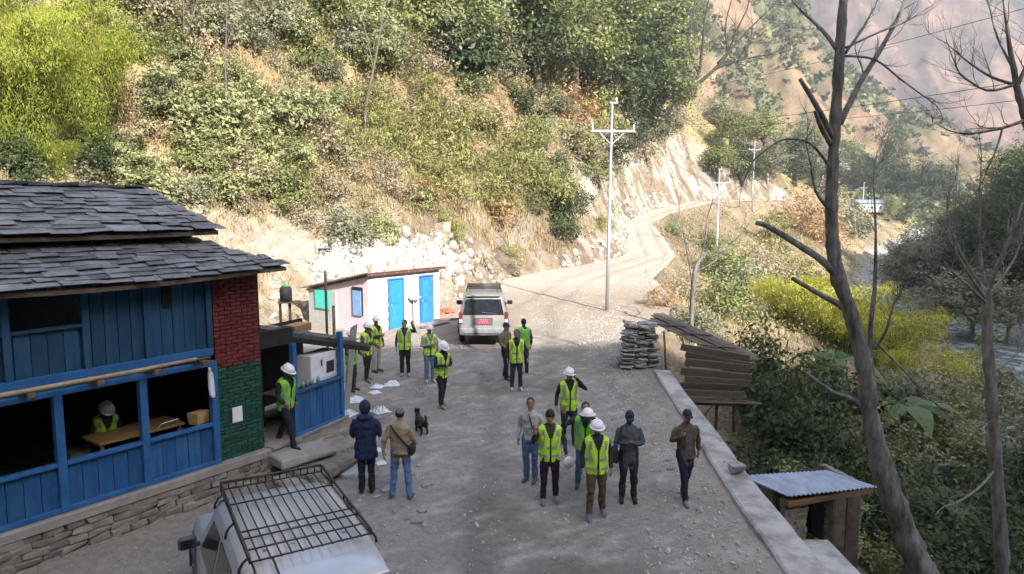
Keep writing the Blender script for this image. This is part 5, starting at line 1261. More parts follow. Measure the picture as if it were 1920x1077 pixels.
def suv(name, loc, rz_, label, rack, M_silver, grp='silver off-road cars'):
    e = empty(name, loc, rz_, label, 'car', grp)
    rings = []
    st = [-2.2, -2.17, -2.12, -2.05, -1.9, -1.6, -1.0, -.4, .2, .38, .5, .7, .9, 1.1, 1.18, 1.5, 1.9, 2.08, 2.17, 2.2]
    for y in st:
        ws, wb, wr, zb_, zr_ = prof(y); cl = max(0, min(1, (zr_ - zb_ - .05) / .6)); wr2 = wr * cl + wb * .93 * (1 - cl)
        half = [(0, .34), (ws * .85, .34), (ws, .42), (wb, .70), (wb, zb_ - .08), (wb - .02, zb_), (wr2 + (wb - wr2) * .12, zr_ - .17 * cl - .03), (wr2 - .02, zr_ - .06 * cl - .012), (wr2 - .12, zr_ - .012), (wr2 * .5, zr_ + .012), (0, zr_ + .02)]
        ring = [(x, y, z) for x, z in half] + [(-x, y, z) for x, z in half[-2:0:-1]]
        rings.append(ring)
    q = MB(); q.loft(rings); body = q.build('body', M_silver, e); 
    sm = body.modifiers.new('bevel', 'BEVEL'); sm.width = .02; sm.segments = 2; sm.limit_method = 'ANGLE'; sm.angle_limit = R(35)
    # roof ribs
    for x in (-.42, -.14, .14, .42):
        q = MB(); q.box((x, -.55, 1.846), (.05, 1.5, .012)); q.build('roof_rib', M_silver, body)
    # side windows
    def side_pt(s, y, f):
        ws, wb, wr, zb_, zr_ = prof(y); x0, z0 = wb - .02, zb_; x1, z1 = wr + (wb - wr) * .12, zr_ - .20; return Vector((s * (x0 + (x1 - x0) * f + .008), y, z0 + (z1 - z0) * f))
    for s in (-1, 1):
        for (ya, yb, ya2, yb2) in ((-1.98, -1.22, -1.90, -1.22), (-1.12, -.36, -1.12, -.36), (-.26, .78, -.26, .30)):
            P = [side_pt(s, ya, .06), side_pt(s, yb, .06), side_pt(s, yb2, .96), side_pt(s, ya2, .96)]
            q = MB(); q.add(P + [p - Vector((s * .01, 0, 0)) for p in P], [(0, 1, 2, 3) if s > 0 else (3, 2, 1, 0), (0, 4, 5, 1), (1, 5, 6, 2), (2, 6, 7, 3), (3, 7, 4, 0)]); q.build('side_window', M_glass, e)
        for (ya, yb) in ((-1.16, -.31), (-.29, .95)):
            q = MB(); q.box((s * .892, (ya + yb) / 2, .66), (.012, yb - ya - .03, .56)); d = q.build('door', M_silver, e, bevel=.004)
            q = MB(); q.box((s * .905, ya + .16, .90), (.03, .16, .03)); q.build('handle', M_trim, d)
        q = MB(); q.box((s * .89, 0, .46), (.04, 3.2, .12)); q.build('side_skirt', M_trim, e)
        q = MB(); q.box((s * 1.0, .86, 1.13), (.22, .10, .17)); mo = q.build('mirror', M_trim, e, bevel=.03); q = MB(); q.box((s * 1.0, .805, 1.13), (.17, .008, .12)); q.build('mirror_glass', M_glass, mo); q = MB(); q.box((s * .9, .88, 1.08), (.1, .05, .05)); q.build('mirror_arm', M_trim, mo)
        q = MB(); q.box((s * .80, -2.185, .98), (.13, .07, .42)); t_ = q.build('tail_light', M_redl, e, bevel=.015); q = MB(); q.box((s * .80, -2.222, .88), (.10, .012, .12)); q.build('lens', M_whl, t_)
        q = MB(); q.box((s * .62, 2.17, .78), (.28, .1, .18)); q.build('headlight', M_whl, e, bevel=.03)
    for sx in (-1, 1):
        for y in (-1.38, 1.36):
            w = empty('wheel', (sx * .79, y, .37)); w.parent = e
            q = MB(); q.tube([(-.11, 0, 0), (-.09, 0, 0), (.09, 0, 0), (.11, 0, 0)], [.33, .37, .37, .33], 24); q.build('tyre', M_black, w)
            q = MB(); q.tube([(sx * .085, 0, 0), (sx * .118, 0, 0)], [.22, .20], 18); rm = q.build('rim', M_steel, w)
            q = MB(); rg = []
            for k in range(15):
                t = math.pi * k / 14; rg.append((sx * .895, y + .43 * math.cos(t), .37 + .43 * math.sin(t)))
            q.tube(rg, .035, 6); q.build('wheel_arch', M_trim, e)
    # windscreen, rear window, bumpers, plate, bonnet details
    def across(y0_, f0, y1_, f1, w0, w1, nm, off):
        P = [Vector((-w0, y0_, f0)), Vector((w0, y0_, f0)), Vector((w1, y1_, f1)), Vector((-w1, y1_, f1))]; nn = (P[1] - P[0]).cross(P[3] - P[0]).normalized() * off
        q = MB(); q.add([p + nn for p in P] + [p - nn * .3 for p in P], [(0, 1, 2, 3), (7, 6, 5, 4), (0, 4, 5, 1), (1, 5, 6, 2), (2, 6, 7, 3), (3, 7, 4, 0)]); return q.build(nm, M_glass, e)
    across(-2.212, 1.10, -2.172, 1.65, .72, .61, 'rear_window', .014)
    ws_ = across(1.08, 1.18, .50, 1.74, .74, .63, 'windscreen', .03)
    q = MB(); q.box((0, -2.25, .52), (1.70, .22, .26)); bp = q.build('rear_bumper', mat('grey_bumper', (.20, .21, .22), (.15, .155, .16), rough=.5), e, bevel=.04)
    q = MB(); q.box((0, -2.28, .44), (1.4, .20, .08)); q.build('bumper_trim', M_trim, bp)
    q = MB(); q.box((0, 2.24, .52), (1.66, .22, .30)); q.build('front_bumper', M_trim, e, bevel=.04)
    q = MB(); q.box((0, -2.205, .86), (.66, .03, .26)); gar = q.build('plate_recess', M_trim, e, bevel=.01)
    q = MB(); q.box((0, -2.226, .86), (.44, .014, .17)); plt = q.build('number_plate', M_plate, e)
    for i, (w_, h_, z_) in enumerate(((.05, .05, .905), (.04, .05, .905), (.06, .05, .905), (.05, .055, .825), (.045, .055, .825), (.05, .055, .825), (.045, .055, .825))):
        xx = (-.09 + i * .09) if i < 3 else (-.14 + (i - 3) * .092); q = MB()
        q.box((xx, -2.234, z_ + h_ * .4), (w_ * .8, .004, .011)); q.box((xx + w_ * .25, -2.234, z_), (.011, .004, h_)); q.build('plate_character', M_whl, plt)
    q = MB(); q.box((0, -2.15, 1.765), (1.22, .16, .05)); q.build('spoiler', M_silver, e, bevel=.015)
    q = MB(); q.box((.2, -2.235, 1.16), (.5, .015, .02), Euler((0, .12, 0)).to_matrix()); q.build('rear_wiper', M_trim, e)
    q = MB(); q.box((0, 1.55, 1.10), (.62, .55, .05)); q.build('bonnet_scoop', M_silver, e, bevel=.02)
    q = MB(); q.box((0, .1, .36), (1.45, 3.9, .12)); q.build('underbody', M_black, e)
    # roof rack
    rk = empty('roof_rack', (0, 0, 0)); rk.parent = e
    M_rack = mat('black_rack', (.02, .02, .022), (.035, .033, .032), rough=.45)
    def tb(pts, r, nm='bar'):
        q = MB(); q.tube(pts, r, 7); q.build(nm, M_rack, rk)
    if rack == 'basket':
        y0_, y1_, w_, z0_, z1_ = -1.62, .42, .62, 1.90, 2.0
        for x in np.linspace(-w_, w_, 13): tb([(x, y0_, z0_), (x, y1_, z0_)], .009)
        for y in (-1.62, -1.35, -1.08, -.9, -.1, .42): tb([(-w_, y, z0_ + .012), (w_, y, z0_ + .012)], .010)
        for s in (-1, 1):
            tb([(s * w_, y0_, z1_ - .05), (s * w_, y1_, z1_)], .016, 'side_rail')
            for y in np.linspace(y0_, y1_, 5): tb([(s * w_, y, z0_), (s * w_, y, z1_ - .03)], .012, 'upright')
            for y in (-1.5, -.6, .3): tb([(s * .715, y, 1.74), (s * .705, y, 1.80), (s * .67, y, 1.86), (s * w_, y, z0_)], .015, 'rack_foot')
        tb([(-w_, y1_, z1_), (w_, y1_, z1_)], .016, 'front_rail'); tb([(-w_, y1_ + .02, z0_ + .10), (w_, y1_ + .02, z0_ + .10)], .010)
        for x in np.linspace(-w_, w_, 15): tb([(x, y1_, z0_), (x, y1_ + .03, z1_)], .008, 'upright')
        # ladder at the rear
        for x in (-.60, -.40): tb([(x, y0_, z0_), (x, -2.0, 1.86), (x, -2.26, 1.6), (x, -2.28, .9)], .012, 'ladder_rail')
        for z in (1.0, 1.25, 1.5): tb([(-.60, -2.27, z), (-.40, -2.27, z)], .010, 'ladder_rung')
    else:
        for s in (-1, 1):
            tb([(s * .62, -1.7, 1.86), (s * .60, -1.6, 1.95), (s * .60, .1, 1.95), (s * .62, .2, 1.86)], .024, 'side_rail')
        for y in np.linspace(-1.6, .1, 7): tb([(-.60, y, 1.945), (.60, y, 1.945)], .014)
        tb([(-.60, -1.62, 2.03), (.60, -1.62, 2.03)], .016, 'rear_rail'); 
        for x in (-.6, -.2, .2, .6): tb([(x, -1.6, 1.94), (x, -1.62, 2.03)], .013, 'upright')
    return e
suv('off_road_car', Vector((-2.86, 8.2, road_z(-2.86, 8.2) - .01)), R(30), 'silver off-road car with black roof basket, cut by the bottom edge', 'basket', M_silver)
suv('off_road_car', Vector((-1.06, 26.3, road_z(-1.06, 26.3) - .01)), R(1.5), 'silver off-road car with red number plate parked by the pink shed', 'bars', paint('silver_beige_paint', (.27, .27, .265)))  # silver-beige, darker than the near car's silver
# ------------------------------------------------------------------ people
M_skin = mat('brown_skin', (.34, .19, .125), (.28, .15, .10), rough=.6, scale=12)
M_hair = mat('black_hair', (.012, .010, .009), (.022, .018, .016), rough=.55, scale=30, bump=.4, bscale=60)
M_vest = mat('hi_vis_fabric', (.52, .80, .05), (.44, .70, .04), rough=.7, scale=7, bump=.35, bscale=14)
M_vestg = mat('hi_vis_green', (.22, .60, .04), (.18, .52, .035), rough=.7, scale=7, bump=.35, bscale=14)
M_refl = mat('reflective_tape', (.30, .35, .34), (.22, .27, .26), rough=.35, scale=9)
M_helm = mat('white_hard_hat', (.80, .80, .82), (.76, .76, .78), rough=.3)
M_eye = mat('eye_dark', (.02, .015, .012), (.03, .02, .018), rough=.3)
def cloth(name, c, k=.72): return mat('cloth_' + name, c, tuple(v * k for v in c), rough=.85, scale=7, bump=.9, bscale=11, detail=5)
def ring(c, rx, ry, n=14, tilt=None, pw=1.):
    out = []
    for k in range(n):
        t = 2 * math.pi * k / n; ct, st = math.cos(t), math.sin(t)
        out.append(Vector((c[0] + rx * math.copysign(abs(ct) ** pw, ct), c[1] + ry * math.copysign(abs(st) ** pw, st), c[2])))
    return out
VR = [(.80, .178, .128), (.90, .190, .138), (1.02, .186, .138), (1.14, .190, .142), (1.26, .202, .150), (1.36, .212, .148), (1.415, .206, .134), (1.455, .150, .112), (1.485, .088, .088)]
def vest_pt(z, a, off=0.):
    zs = [v[0] for v in VR]; rx = float(np.interp(z, zs, [v[1] for v in VR])) + off; ry = float(np.interp(z, zs, [v[2] for v in VR])) + off
    return Vector((rx * math.cos(a), ry * math.sin(a) + .005, z))
def hand_geo(q, w, d, pn, s=1., curl=.5):
    """palm, four fingers of unequal length and a thumb; w wrist, d hand direction, pn palm normal"""
    d = d.normalized(); pn = (pn - d * pn.dot(d)).normalized(); sd_ = d.cross(pn)
    q.loft([[w + d * t + sd_ * (wd * math.cos(a)) + pn * (th * math.sin(a)) for a in [2 * math.pi * k / 8 for k in range(8)]] for t, wd, th in ((-.01, .026, .020), (.03, .036, .018), (.075, .042, .016), (.092, .036, .012))])
    for off, ln in ((-.030, .070), (-.010, .080), (.010, .075), (.029, .058)):
        b = w + d * .082 + sd_ * off; m1 = b + (d * math.cos(curl * .5) + pn * math.sin(curl * .5)) * ln * .5; m2 = m1 + (d * math.cos(curl * 1.3) + pn * math.sin(curl * 1.3)) * ln * .5
        q.tube([b, m1, m2], [.0095, .009, .0065], 6)
    for sg in (1,):
        b = w + d * .028 - sd_ * .034; q.tube([b, b + d * .030 - sd_ * .028 + pn * .012, b + d * .062 - sd_ * .030 + pn * .022], [.012, .011, .008], 6)
ARMS = {  # right-arm poses: elbow, wrist, hand direction, palm normal
 'down': ((.245, -.035, 1.14), (.255, .045, .90), (0, .15, -1), (-1, 0, 0)),
 'loose': ((.27, -.02, 1.15), (.30, .10, .92), (0, .25, -1), (-1, 0, 0)),
 'wave': ((.31, .06, 1.17), (.29, .24, 1.37), (-.05, .1, 1), (0, 1, 0)),
 'wavehigh': ((.40, .06, 1.30), (.40, .16, 1.56), (0, .1, 1), (0, 1, 0)),
 'ear': ((.36, .13, 1.30), (.135, .09, 1.55), (-.4, .1, .8), (-1, 0, 0)),
 'phone': ((.25, .06, 1.14), (.06, .28, 1.20), (-.6, .5, .3), (0, 0, 1)),
 'chest': ((.29, .03, 1.16), (.16, .24, 1.33), (-.2, .2, .9), (0, 1, 0)),
 'cross': ((.26, .10, 1.14), (-.02, .24, 1.18), (-1, .1, .1), (0, -1, 0)),
 'up': ((.34, .10, 1.38), (.24, .20, 1.62), (-.1, .1, 1), (0, 1, 0)),
 'hold': ((.25, .02, 1.14), (.24, .20, 1.02), (0, 1, -.2), (-1, 0, 0)),
 'back': ((.27, -.10, 1.15), (.29, -.10, .92), (0, 0, -1), (-1, 0, 0)),
 'headhold': ((.33, .16, 1.28), (.12, .26, 1.52), (-.6, .2, .6), (-1, 0, 0)),
}
def person(P, yaw, label, H=1.72, top=(.03, .03, .035), pants=(.02, .02, .024), shoes=(.05, .05, .055), vest=None, hat=None, hatc=None, right='down', left='down', stride=0., spread=.10, lean=0., head=(0, 0), puff=1., skirt=0., mask=None, sit=False, inner=None, bend=.03):
    k = H / 1.74; rootz = P.z
    e = empty('person', P, yaw, label, 'person')
    M_t = cloth('%02d%02d%02d' % tuple(int(v * 99) for v in top), top); M_p = cloth('%02d%02d%02d' % tuple(int(v * 99) for v in pants), pants); M_s = cloth('%02d%02d%02d' % tuple(int(v * 99) for v in shoes), shoes, .6)
    lr = Euler((-lean, 0, 0)).to_matrix(); hip = Vector((0, 0, .93))
    def U(p): return lr @ (Vector(p) - hip) + hip
    seg = []  # (a, b, ra, rb, material)
    q = MB()
    def limb(pts, rad, mi, n=10):
        q.tube(pts, rad, n)
        for i in range(len(pts) - 1): seg.append((Vector(pts[i]), Vector(pts[i + 1]), rad[i], rad[i + 1], mi))
    # legs
    feet = []
    for s in (-1, 1):
        st = stride * s
        hp = Vector((s * .088, 0, .91)); an = Vector((s * spread, st, .085)); kn = Vector((s * (.088 + spread) * .5, st * .5 + bend + .12 * abs(stride) * (1 if st > 0 else .2), .50))
        if st < 0: an.z += .03
        if sit: kn = Vector((s * .12, .42, .48)); an = Vector((s * .12, .40, .085)); hp.z = .52
        limb([hp + Vector((0, 0, .03)), hp.lerp(kn, .45) + Vector((0, .012, 0)), kn, kn.lerp(an, .4) + Vector((0, -.014, 0)), an + Vector((0, -.01, .01))], [.100, .090, .069, .066, .060], 2)
        ft = [an + Vector((0, -.075, -.035)), an + Vector((0, -.02, -.02)), an + Vector((s * .01, .08, -.038)), an + Vector((s * .018, .165, -.05)), an + Vector((s * .02, .195, -.055))]
        rr = [.040, .052, .046, .040, .022]
        rings = [[c + Vector((r_ * math.cos(t) * .95, 0, r_ * math.sin(t) * .9 if math.sin(t) > 0 else r_ * math.sin(t) * .75)) for t in [2 * math.pi * i / 10 for i in range(10)]] for c, r_ in zip(ft, rr)]
        q.loft(rings)
        for i in range(4): seg.append((ft[i], ft[i + 1], rr[i], rr[i + 1], 3))
    dz = -.39 if sit else 0.
    Uo = U; U = (lambda p: Uo(p) + Vector((0, 0, dz)))
    # torso
    tr_ = [((0, .0, .84), .150, .108), ((0, 0, .93), .165 * puff, .118 * puff), ((0, .0, 1.05), .158 * puff, .116 * puff), ((0, .005, 1.20), .172 * puff, .126 * puff), ((0, .0, 1.32), .182 * puff, .126 * puff), ((0, -.005, 1.40), .176 * puff, .108), ((0, -.008, 1.45), .115, .085), ((0, -.005, 1.49), .062, .062)]
    if skirt: tr_ = [((0, 0, .93 - skirt), .178 * puff, .130 * puff)] + tr_[1:]
    q.loft([[U(p) for p in ring(c, rx, ry, 16)] for c, rx, ry in tr_])
    for i in range(len(tr_) - 1): seg.append((U(tr_[i][0]), U(tr_[i + 1][0]), (tr_[i][1] + tr_[i][2]) / 2, (tr_[i + 1][1] + tr_[i + 1][2]) / 2, 2 if (i == 0 and not skirt) else 1))
    # arms
    hands = []
    for s, pose in ((1, right), (-1, left)):
        el, wr, hd, pn = ARMS[pose]; f = lambda v: U((v[0] * s, v[1], v[2])); g = lambda v: lr @ Vector((v[0] * s, v[1], v[2]))
        sh = U((s * .158, -.005, 1.392)); E = f(el); W_ = f(wr)
        limb([sh, sh.lerp(E, .3) + Vector((s * .012, 0, .006)), E, E.lerp(W_, .5), W_], [.066, .060 * puff ** .5, .050 * puff ** .5, .045, .037], 1)
        hands.append((W_, g(hd), g(pn)))
    # neck and head
    hp0 = U((0, .0, 1.47)); hc = U((0, .025, 1.625)); nod, turn = head
    hr = lr @ Euler((-nod, 0, turn)).to_matrix()
    q.tube([hp0, hc + Vector((0, -.02, -.05))], [.056, .052], 10); seg.append((hp0, hc + Vector((0, -.02, -.06)), .056, .052, 0))
    hrings = []
    for z, rx, ry, oy in ((-.118, .022, .028, .052), (-.108, .040, .045, .040), (-.075, .058, .070, .020), (-.03, .068, .086, .006), (.02, .074, .095, -.004), (.065, .072, .092, -.010), (.098, .052, .068, -.012), (.114, .02, .026, -.012)):
        hrings.append([hc + hr @ Vector((rx * math.cos(t), oy + ry * math.sin(t), z)) for t in [2 * math.pi * i / 14 for i in range(14)]])
    q.loft(hrings); seg.append((hc + hr @ Vector((0, 0, -.09)), hc + hr @ Vector((0, 0, .09)), .07, .08, 0))
    q.loft([[hc + hr @ Vector((x * w_, y, z)) for x in (-1, 0, 1)] + [hc + hr @ Vector((0, y - .02, z - .004))] for y, z, w_ in ((.086, .022, .006), (.108, -.018, .014), (.100, -.036, .016))])
    for s in (-1, 1): q.ell(hc + hr @ Vector((s * .076, -.01, -.008)), (.012, .022, .032), 8, 5)
    me0 = q.mesh('body', M_t); o = bpy.data.objects.new('body', me0); col.objects.link(o)
    md = o.modifiers.new('r', 'REMESH'); md.mode = 'VOXEL'; md.voxel_size = .0165
    ms = o.modifiers.new('s', 'SMOOTH'); ms.iterations = 2; ms.factor = .5
    ev = o.evaluated_get(bpy.context.evaluated_depsgraph_get()); me1 = bpy.data.meshes.new_from_object(ev); bpy.data.objects.remove(o); bpy.data.meshes.remove(me0)
    n = len(me1.polygons); C = np.empty(n * 3); me1.polygons.foreach_get('center', C); C = C.reshape(-1, 3)
    best = np.full(n, 1e9); mi = np.zeros(n, np.int32)
    for a, b, ra, rb, m_ in seg:
        A_ = np.array(a); D = np.array(b) - A_; t = np.clip(((C - A_) @ D) / max(D @ D, 1e-9), 0, 1); dd = np.linalg.norm(C - A_ - t[:, None] * D, axis=1) / (ra + (rb - ra) * t)
        w = dd < best; best = np.where(w, dd, best); mi = np.where(w, m_, mi)
    me1.materials.clear()
    for m_ in (M_skin, M_t, M_p, M_s): me1.materials.append(m_)
    me1.polygons.foreach_set('material_index', mi); me1.polygons.foreach_set('use_smooth', np.ones(n, bool))
    # cloth folds
    vn = len(me1.vertices); co = np.empty(vn * 3); me1.vertices.foreach_get('co', co); co = co.reshape(-1, 3); no = np.empty(vn * 3); me1.vertices.foreach_get('normal', no); no = no.reshape(-1, 3)
    sd_ = int(abs(P.x * 97 + P.y * 31)) % 500
    fo = (fbm(co[:, 0] * 9 + co[:, 2] * 5 + sd_, co[:, 2] * 13 + co[:, 1] * 8, 3, 5) - .5) * .036; fo *= sstep(.1, .2, co[:, 2]) * (1 - sstep(1.40 + dz, 1.48 + dz, co[:, 2])); co += no * fo[:, None]
    me1.vertices.foreach_set('co', co.ravel()); me1.update()
    # hands and eyes join the same body mesh
    hb = MB()
    for w_, d, pn in hands: hand_geo(hb, w_ - d.normalized() * .01, d, pn)
    hb.cur = 4
    for s in (-1, 1): hb.ell(hc + hr @ Vector((s * .031, .084, .012)), (.011, .007, .007), 8, 5)
    hb.box(hc + hr @ Vector((0, .0855, -.062)), (.040, .010, .007), hr)
    for s in (-1, 1): hb.box(hc + hr @ Vector((s * .032, .088, .034)), (.036, .010, .006), hr)
    bmm = bmesh.new(); bmm.from_mesh(me1); hm = hb.mesh('h', M_skin); hmi = [p.material_index for p in hm.polygons]; n0 = len(bmm.faces); bmm.from_mesh(hm); bmm.faces.ensure_lookup_table()
    for i in range(n0, len(bmm.faces)): bmm.faces[i].material_index = hmi[i - n0]; bmm.faces[i].smooth = True
    bmm.to_mesh(me1); bmm.free(); bpy.data.meshes.remove(hm); me1.materials.append(M_eye); me1.name = 'body'
    link_mesh('body', me1, e)
    # hi-vis vest
    if vest:
        VM = M_vest if vest == 'y' else M_vestg
        q = MB(); na = 72; zs = list(np.linspace(.79 + .05 * ((P.x * 3.7 + P.y * 1.3) % 1), 1.485, 40)); idx = {}
        for j, z in enumerate(zs):
            for i in range(na):
                a = 2 * math.pi * i / na; wv = (.010 * math.sin(5 * a + z * 9 + P.x * 7) + .007 * math.sin(9 * a - z * 23 + P.y * 5)) * (1 - sstep(1.2, 1.4, z)); idx[i, j] = len(q.v); q.v.append(tuple(U(vest_pt(z, a, wv + (.01 if puff > 1.05 else 0)))))
        for j in range(len(zs) - 1):
            for i in range(na):
                a = 2 * math.pi * (i + .5) / na; zm = (zs[j] + zs[j + 1]) / 2; x = vest_pt(zm, a).x; fr_ = math.sin(a) > 0
                if fr_ and abs(x) < .016 + max(0, zm - 1.24) * .38: continue
                if not fr_ and zm > 1.44 and abs(x) < .05: continue
                q.f.append([idx[i, j], idx[(i + 1) % na, j], idx[(i + 1) % na, j + 1], idx[i, j + 1]]); q.mi.append(0); q.sm.append(True)
        vo = q.build('vest', VM, e); so = vo.modifiers.new('solid', 'SOLIDIFY'); so.thickness = .008; so.offset = 1
        for z0_, z1_ in ((.90, .95), (1.06, 1.11)):
            q = MB(); rg = [[U(vest_pt(z, math.pi / 2 + .10 + (2 * math.pi - .20) * i / 40, .016 + (.01 if puff > 1.05 else 0))) for i in range(41)] for z in (z0_, z1_)]; q.loft(rg, closed=False); q.build('reflective_band', M_refl, vo)
        for s in (-1, 1):
            for fb_ in (1, -1):
                q = MB(); rg = []
                for z in np.linspace(1.11, 1.455, 8):
                    rx = vest_pt(z, 0).x; ry = vest_pt(z, math.pi / 2).y; row = []
                    for xx in (.100, .150):
                        xx2 = min(xx, rx * .93); a = math.acos(xx2 / rx); p_ = vest_pt(z, a, .016 + (.01 if puff > 1.05 else 0)); row.append(U((s * p_.x, fb_ * p_.y, p_.z)))
                    rg.append(row)
                q.loft(rg, closed=False); q.build('reflective_band', M_refl, vo)
    # head wear
    top_c = hc + hr @ Vector((0, -.008, .012))
    if hat == 'helmet':
        q = MB(); q.ell(hc + hr @ Vector((0, .0, .040)), (.112, .134, .110), 20, 8, hr, z0=-.12); h_ = q.build('hard_hat', M_helm if not hatc else cloth('hat', hatc), e)
        q = MB(); rg = [[hc + hr @ Vector((rx * math.cos(t), ry * math.sin(t) * (1.16 if math.sin(t) > 0 else 1.), z)) for t in [2 * math.pi * i / 22 for i in range(22)]] for rx, ry, z in ((.108, .128, .032), (.134, .160, .022), (.134, .160, .016), (.108, .128, .026))]; q.loft(rg, caps=False); q.build('brim', M_helm, h_)
        q = MB(); q.box(hc + hr @ Vector((0, 0, .150)), (.03, .16, .012), hr); q.build('ridge', M_helm, h_, bevel=.004)
    elif hat == 'cap':
        mc = cloth('cap%02d%02d%02d' % tuple(int(v * 99) for v in hatc), hatc); q = MB(); q.ell(hc + hr @ Vector((0, -.006, .030)), (.084, .105, .098), 16, 7, hr, z0=-.05); h_ = q.build('cap', mc, e)
        q = MB(); rg = [[hc + hr @ Vector((w_ * x, y, z - .02 * x * x)) for x in (-1, -.5, 0, .5, 1)] for y, w_, z in ((.075, .078, .045), (.12, .070, .036), (.158, .045, .026))]; q.loft(rg, closed=False); bo = q.build('peak', mc, h_); bo.modifiers.new('s', 'SOLIDIFY').thickness = .006
        q = MB(); q.ell(hc + hr @ Vector((0, -.02, -.01)), (.079, .088, .07), 14, 6, hr, z0=-.9, z1=.6); q.build('hair', M_hair, e) if False else None
    elif hat == 'beanie':
        mc = cloth('beanie', hatc); q = MB(); q.ell(hc + hr @ Vector((0, -.012, .028)), (.088, .108, .112), 16, 7, hr, z0=-.15); q.build('beanie', mc, e)
    elif hat == 'hood':
        mc = M_t; q = MB(); q.ell(hc + hr @ Vector((0, -.030, .005)), (.105, .118, .140), 16, 9, hr); q.build('hood', mc, e)
        q = MB(); q.ell(U((0, -.055, 1.46)), (.15, .10, .07), 14, 7); q.build('hood_collar', mc, e)
    if hat in (None, 'helmet', 'cap'):
        q = MB(); V0 = len(q.v); q.ell(hc + hr @ Vector((0, -.016, .026 if hat is None else -.0)), (.0825, .098, .098 if hat is None else .07), 16, 8, hr, z0=-.62, z1=1.)
        keep = []
        for f in q.f:
            c = sum((Vector(q.v[i]) for i in f), Vector()) / len(f); l_ = hr.inverted() @ (c - hc)
            keep.append(not (l_.y > .035 and l_.z < .062))
        q.f = [f for f, kk in zip(q.f, keep) if kk]; q.mi = [0] * len(q.f); q.sm = [True] * len(q.f); q.build('hair', M_hair, e)
    if inner:  # shirt seen in an open jacket
        q = MB(); rg = [[U((x, .126 * puff + .008 - x * x * 1.6 + dy, z)) for x in (-w_, -w_ / 2, 0, w_ / 2, w_)] for z, w_, dy in ((.92, .065, -.004), (1.1, .06, -.002), (1.25, .06, .002), (1.38, .05, -.012))]; q.loft(rg, closed=False); q.build('shirt_front', cloth('inner', inner), e)
    e.scale = (k, k, k)
    bpy.context.view_layer.update()
    def Wd(v, up=True): return e.matrix_basis @ (U(v) if up else Vector(v))
    return e, Wd, hands
def on_road(px_, py_):
    d = ray(px_, py_); P = CAM + d * (-CAM.z / d.z)
    for _ in range(6):
        z = road_z(P.x, P.y); P = CAM + d * ((z - CAM.z) / d.z)
    return Vector((P.x, P.y, road_z(P.x, P.y) - .015))
F_ = math.pi            # facing the viewer (local +y turned to -y)
NAVY = (.018, .026, .075); JEAN = (.085, .155, .27); BLK = (.018, .018, .02); DKG = (.045, .052, .058)
PPL = {}
def put(key, px_, py_, yaw, label, **kw): PPL[key] = person(on_road(px_, py_), yaw, label, **kw); return PPL[key]
put('front', 1117, 968, F_ + .08, 'man in white hard hat, hi-vis vest and brown trousers at the front of the group', H=1.74, top=(.025, .03, .04), pants=(.115, .075, .045), shoes=(.13, .20, .27), vest='y', hat='helmet', right='down', left='down', spread=.13, stride=.07, head=(.12, .05))
put('wave', 1030, 940, F_ + .05, 'man in black beanie and hi-vis vest waving with one raised hand', H=1.74, top=(.035, .045, .035), pants=(.030, .012, .022), shoes=(.16, .21, .26), vest='y', hat='beanie', hatc=(.018, .022, .02), right='wave', left='loose', spread=.12, stride=.03, head=(.0, -.25))
put('grey', 995, 902, F_ - .35, 'young man in pale grey sweater and jeans behind the waving man', H=1.70, top=(.42, .41, .40), pants=JEAN, shoes=(.16, .10, .06), right='down', left='down', head=(.05, .3), spread=.09)
put('behind', 1096, 918, F_ - .1, 'man in dark jacket raising both hands, half hidden behind the front man', H=1.74, top=(.03, .05, .055), pants=JEAN, shoes=(.05, .05, .05), vest='g', right='wavehigh', left='headhold', spread=.13, stride=-.08)
put('phone', 1066, 832, F_ + .1, 'man in white hard hat and hi-vis vest holding a phone to his ear', H=1.74, top=(.018, .019, .022), pants=(.02, .028, .055), shoes=(.04, .04, .045), vest='y', hat='helmet', right='loose', left='ear', spread=.11, stride=-.10, head=(.05, .1))
put('coat', 1177, 938, F_ - .05, 'man in navy cap and grey coat looking down at his phone', H=1.72, top=(.075, .085, .10), pants=(.022, .023, .027), shoes=(.022, .022, .025), hat='cap', hatc=(.02, .03, .075), right='phone', left='phone', spread=.11, head=(.35, 0), puff=1.08, skirt=.16, inner=(.10, .10, .11))
put('brown', 1283, 938, F_ + .15, 'man in brown jacket and dark cap walking beside the retaining wall', H=1.74, top=(.095, .066, .048), pants=(.014, .018, .04), shoes=(.20, .18, .15), hat='cap', hatc=(.035, .035, .04), right='chest', left='back', stride=.17, spread=.05, head=(.1, -.1), puff=1.08, inner=(.012, .013, .016), skirt=.10)
put('mid', 968, 731, F_ + .1, 'man in hi-vis vest and dark jeans standing between the car and the waving group', H=1.74, top=(.022, .026, .03), pants=(.022, .032, .06), shoes=(.40, .39, .37), vest='y', right='down', left='loose', spread=.12, head=(.1, -.2))
put('khaki', 948, 711, F_ + .9, 'man in khaki jacket and black trousers partly behind the hi-vis man in dark jeans', H=1.72, top=(.17, .15, .10), pants=BLK, shoes=(.10, .09, .08), hat='cap', hatc=(.03, .035, .05), right='hold', left='down', stride=.12)
put('far', 982, 700, .3, 'third person of the trio by the car, hi-vis vest mostly hidden', H=1.70, top=(.03, .034, .04), pants=BLK, shoes=BLK, vest='g', hat='cap', hatc=(.03, .04, .08))
put('look', 828, 762, F_ + .75, 'man in black with white hard hat studying a phone near the road middle', H=1.74, top=(.022, .023, .027), pants=(.018, .019, .022), shoes=(.30, .28, .24), vest='y', hat='helmet', right='phone', left='phone', lean=.12, head=(.45, 0), stride=.13, spread=.10)
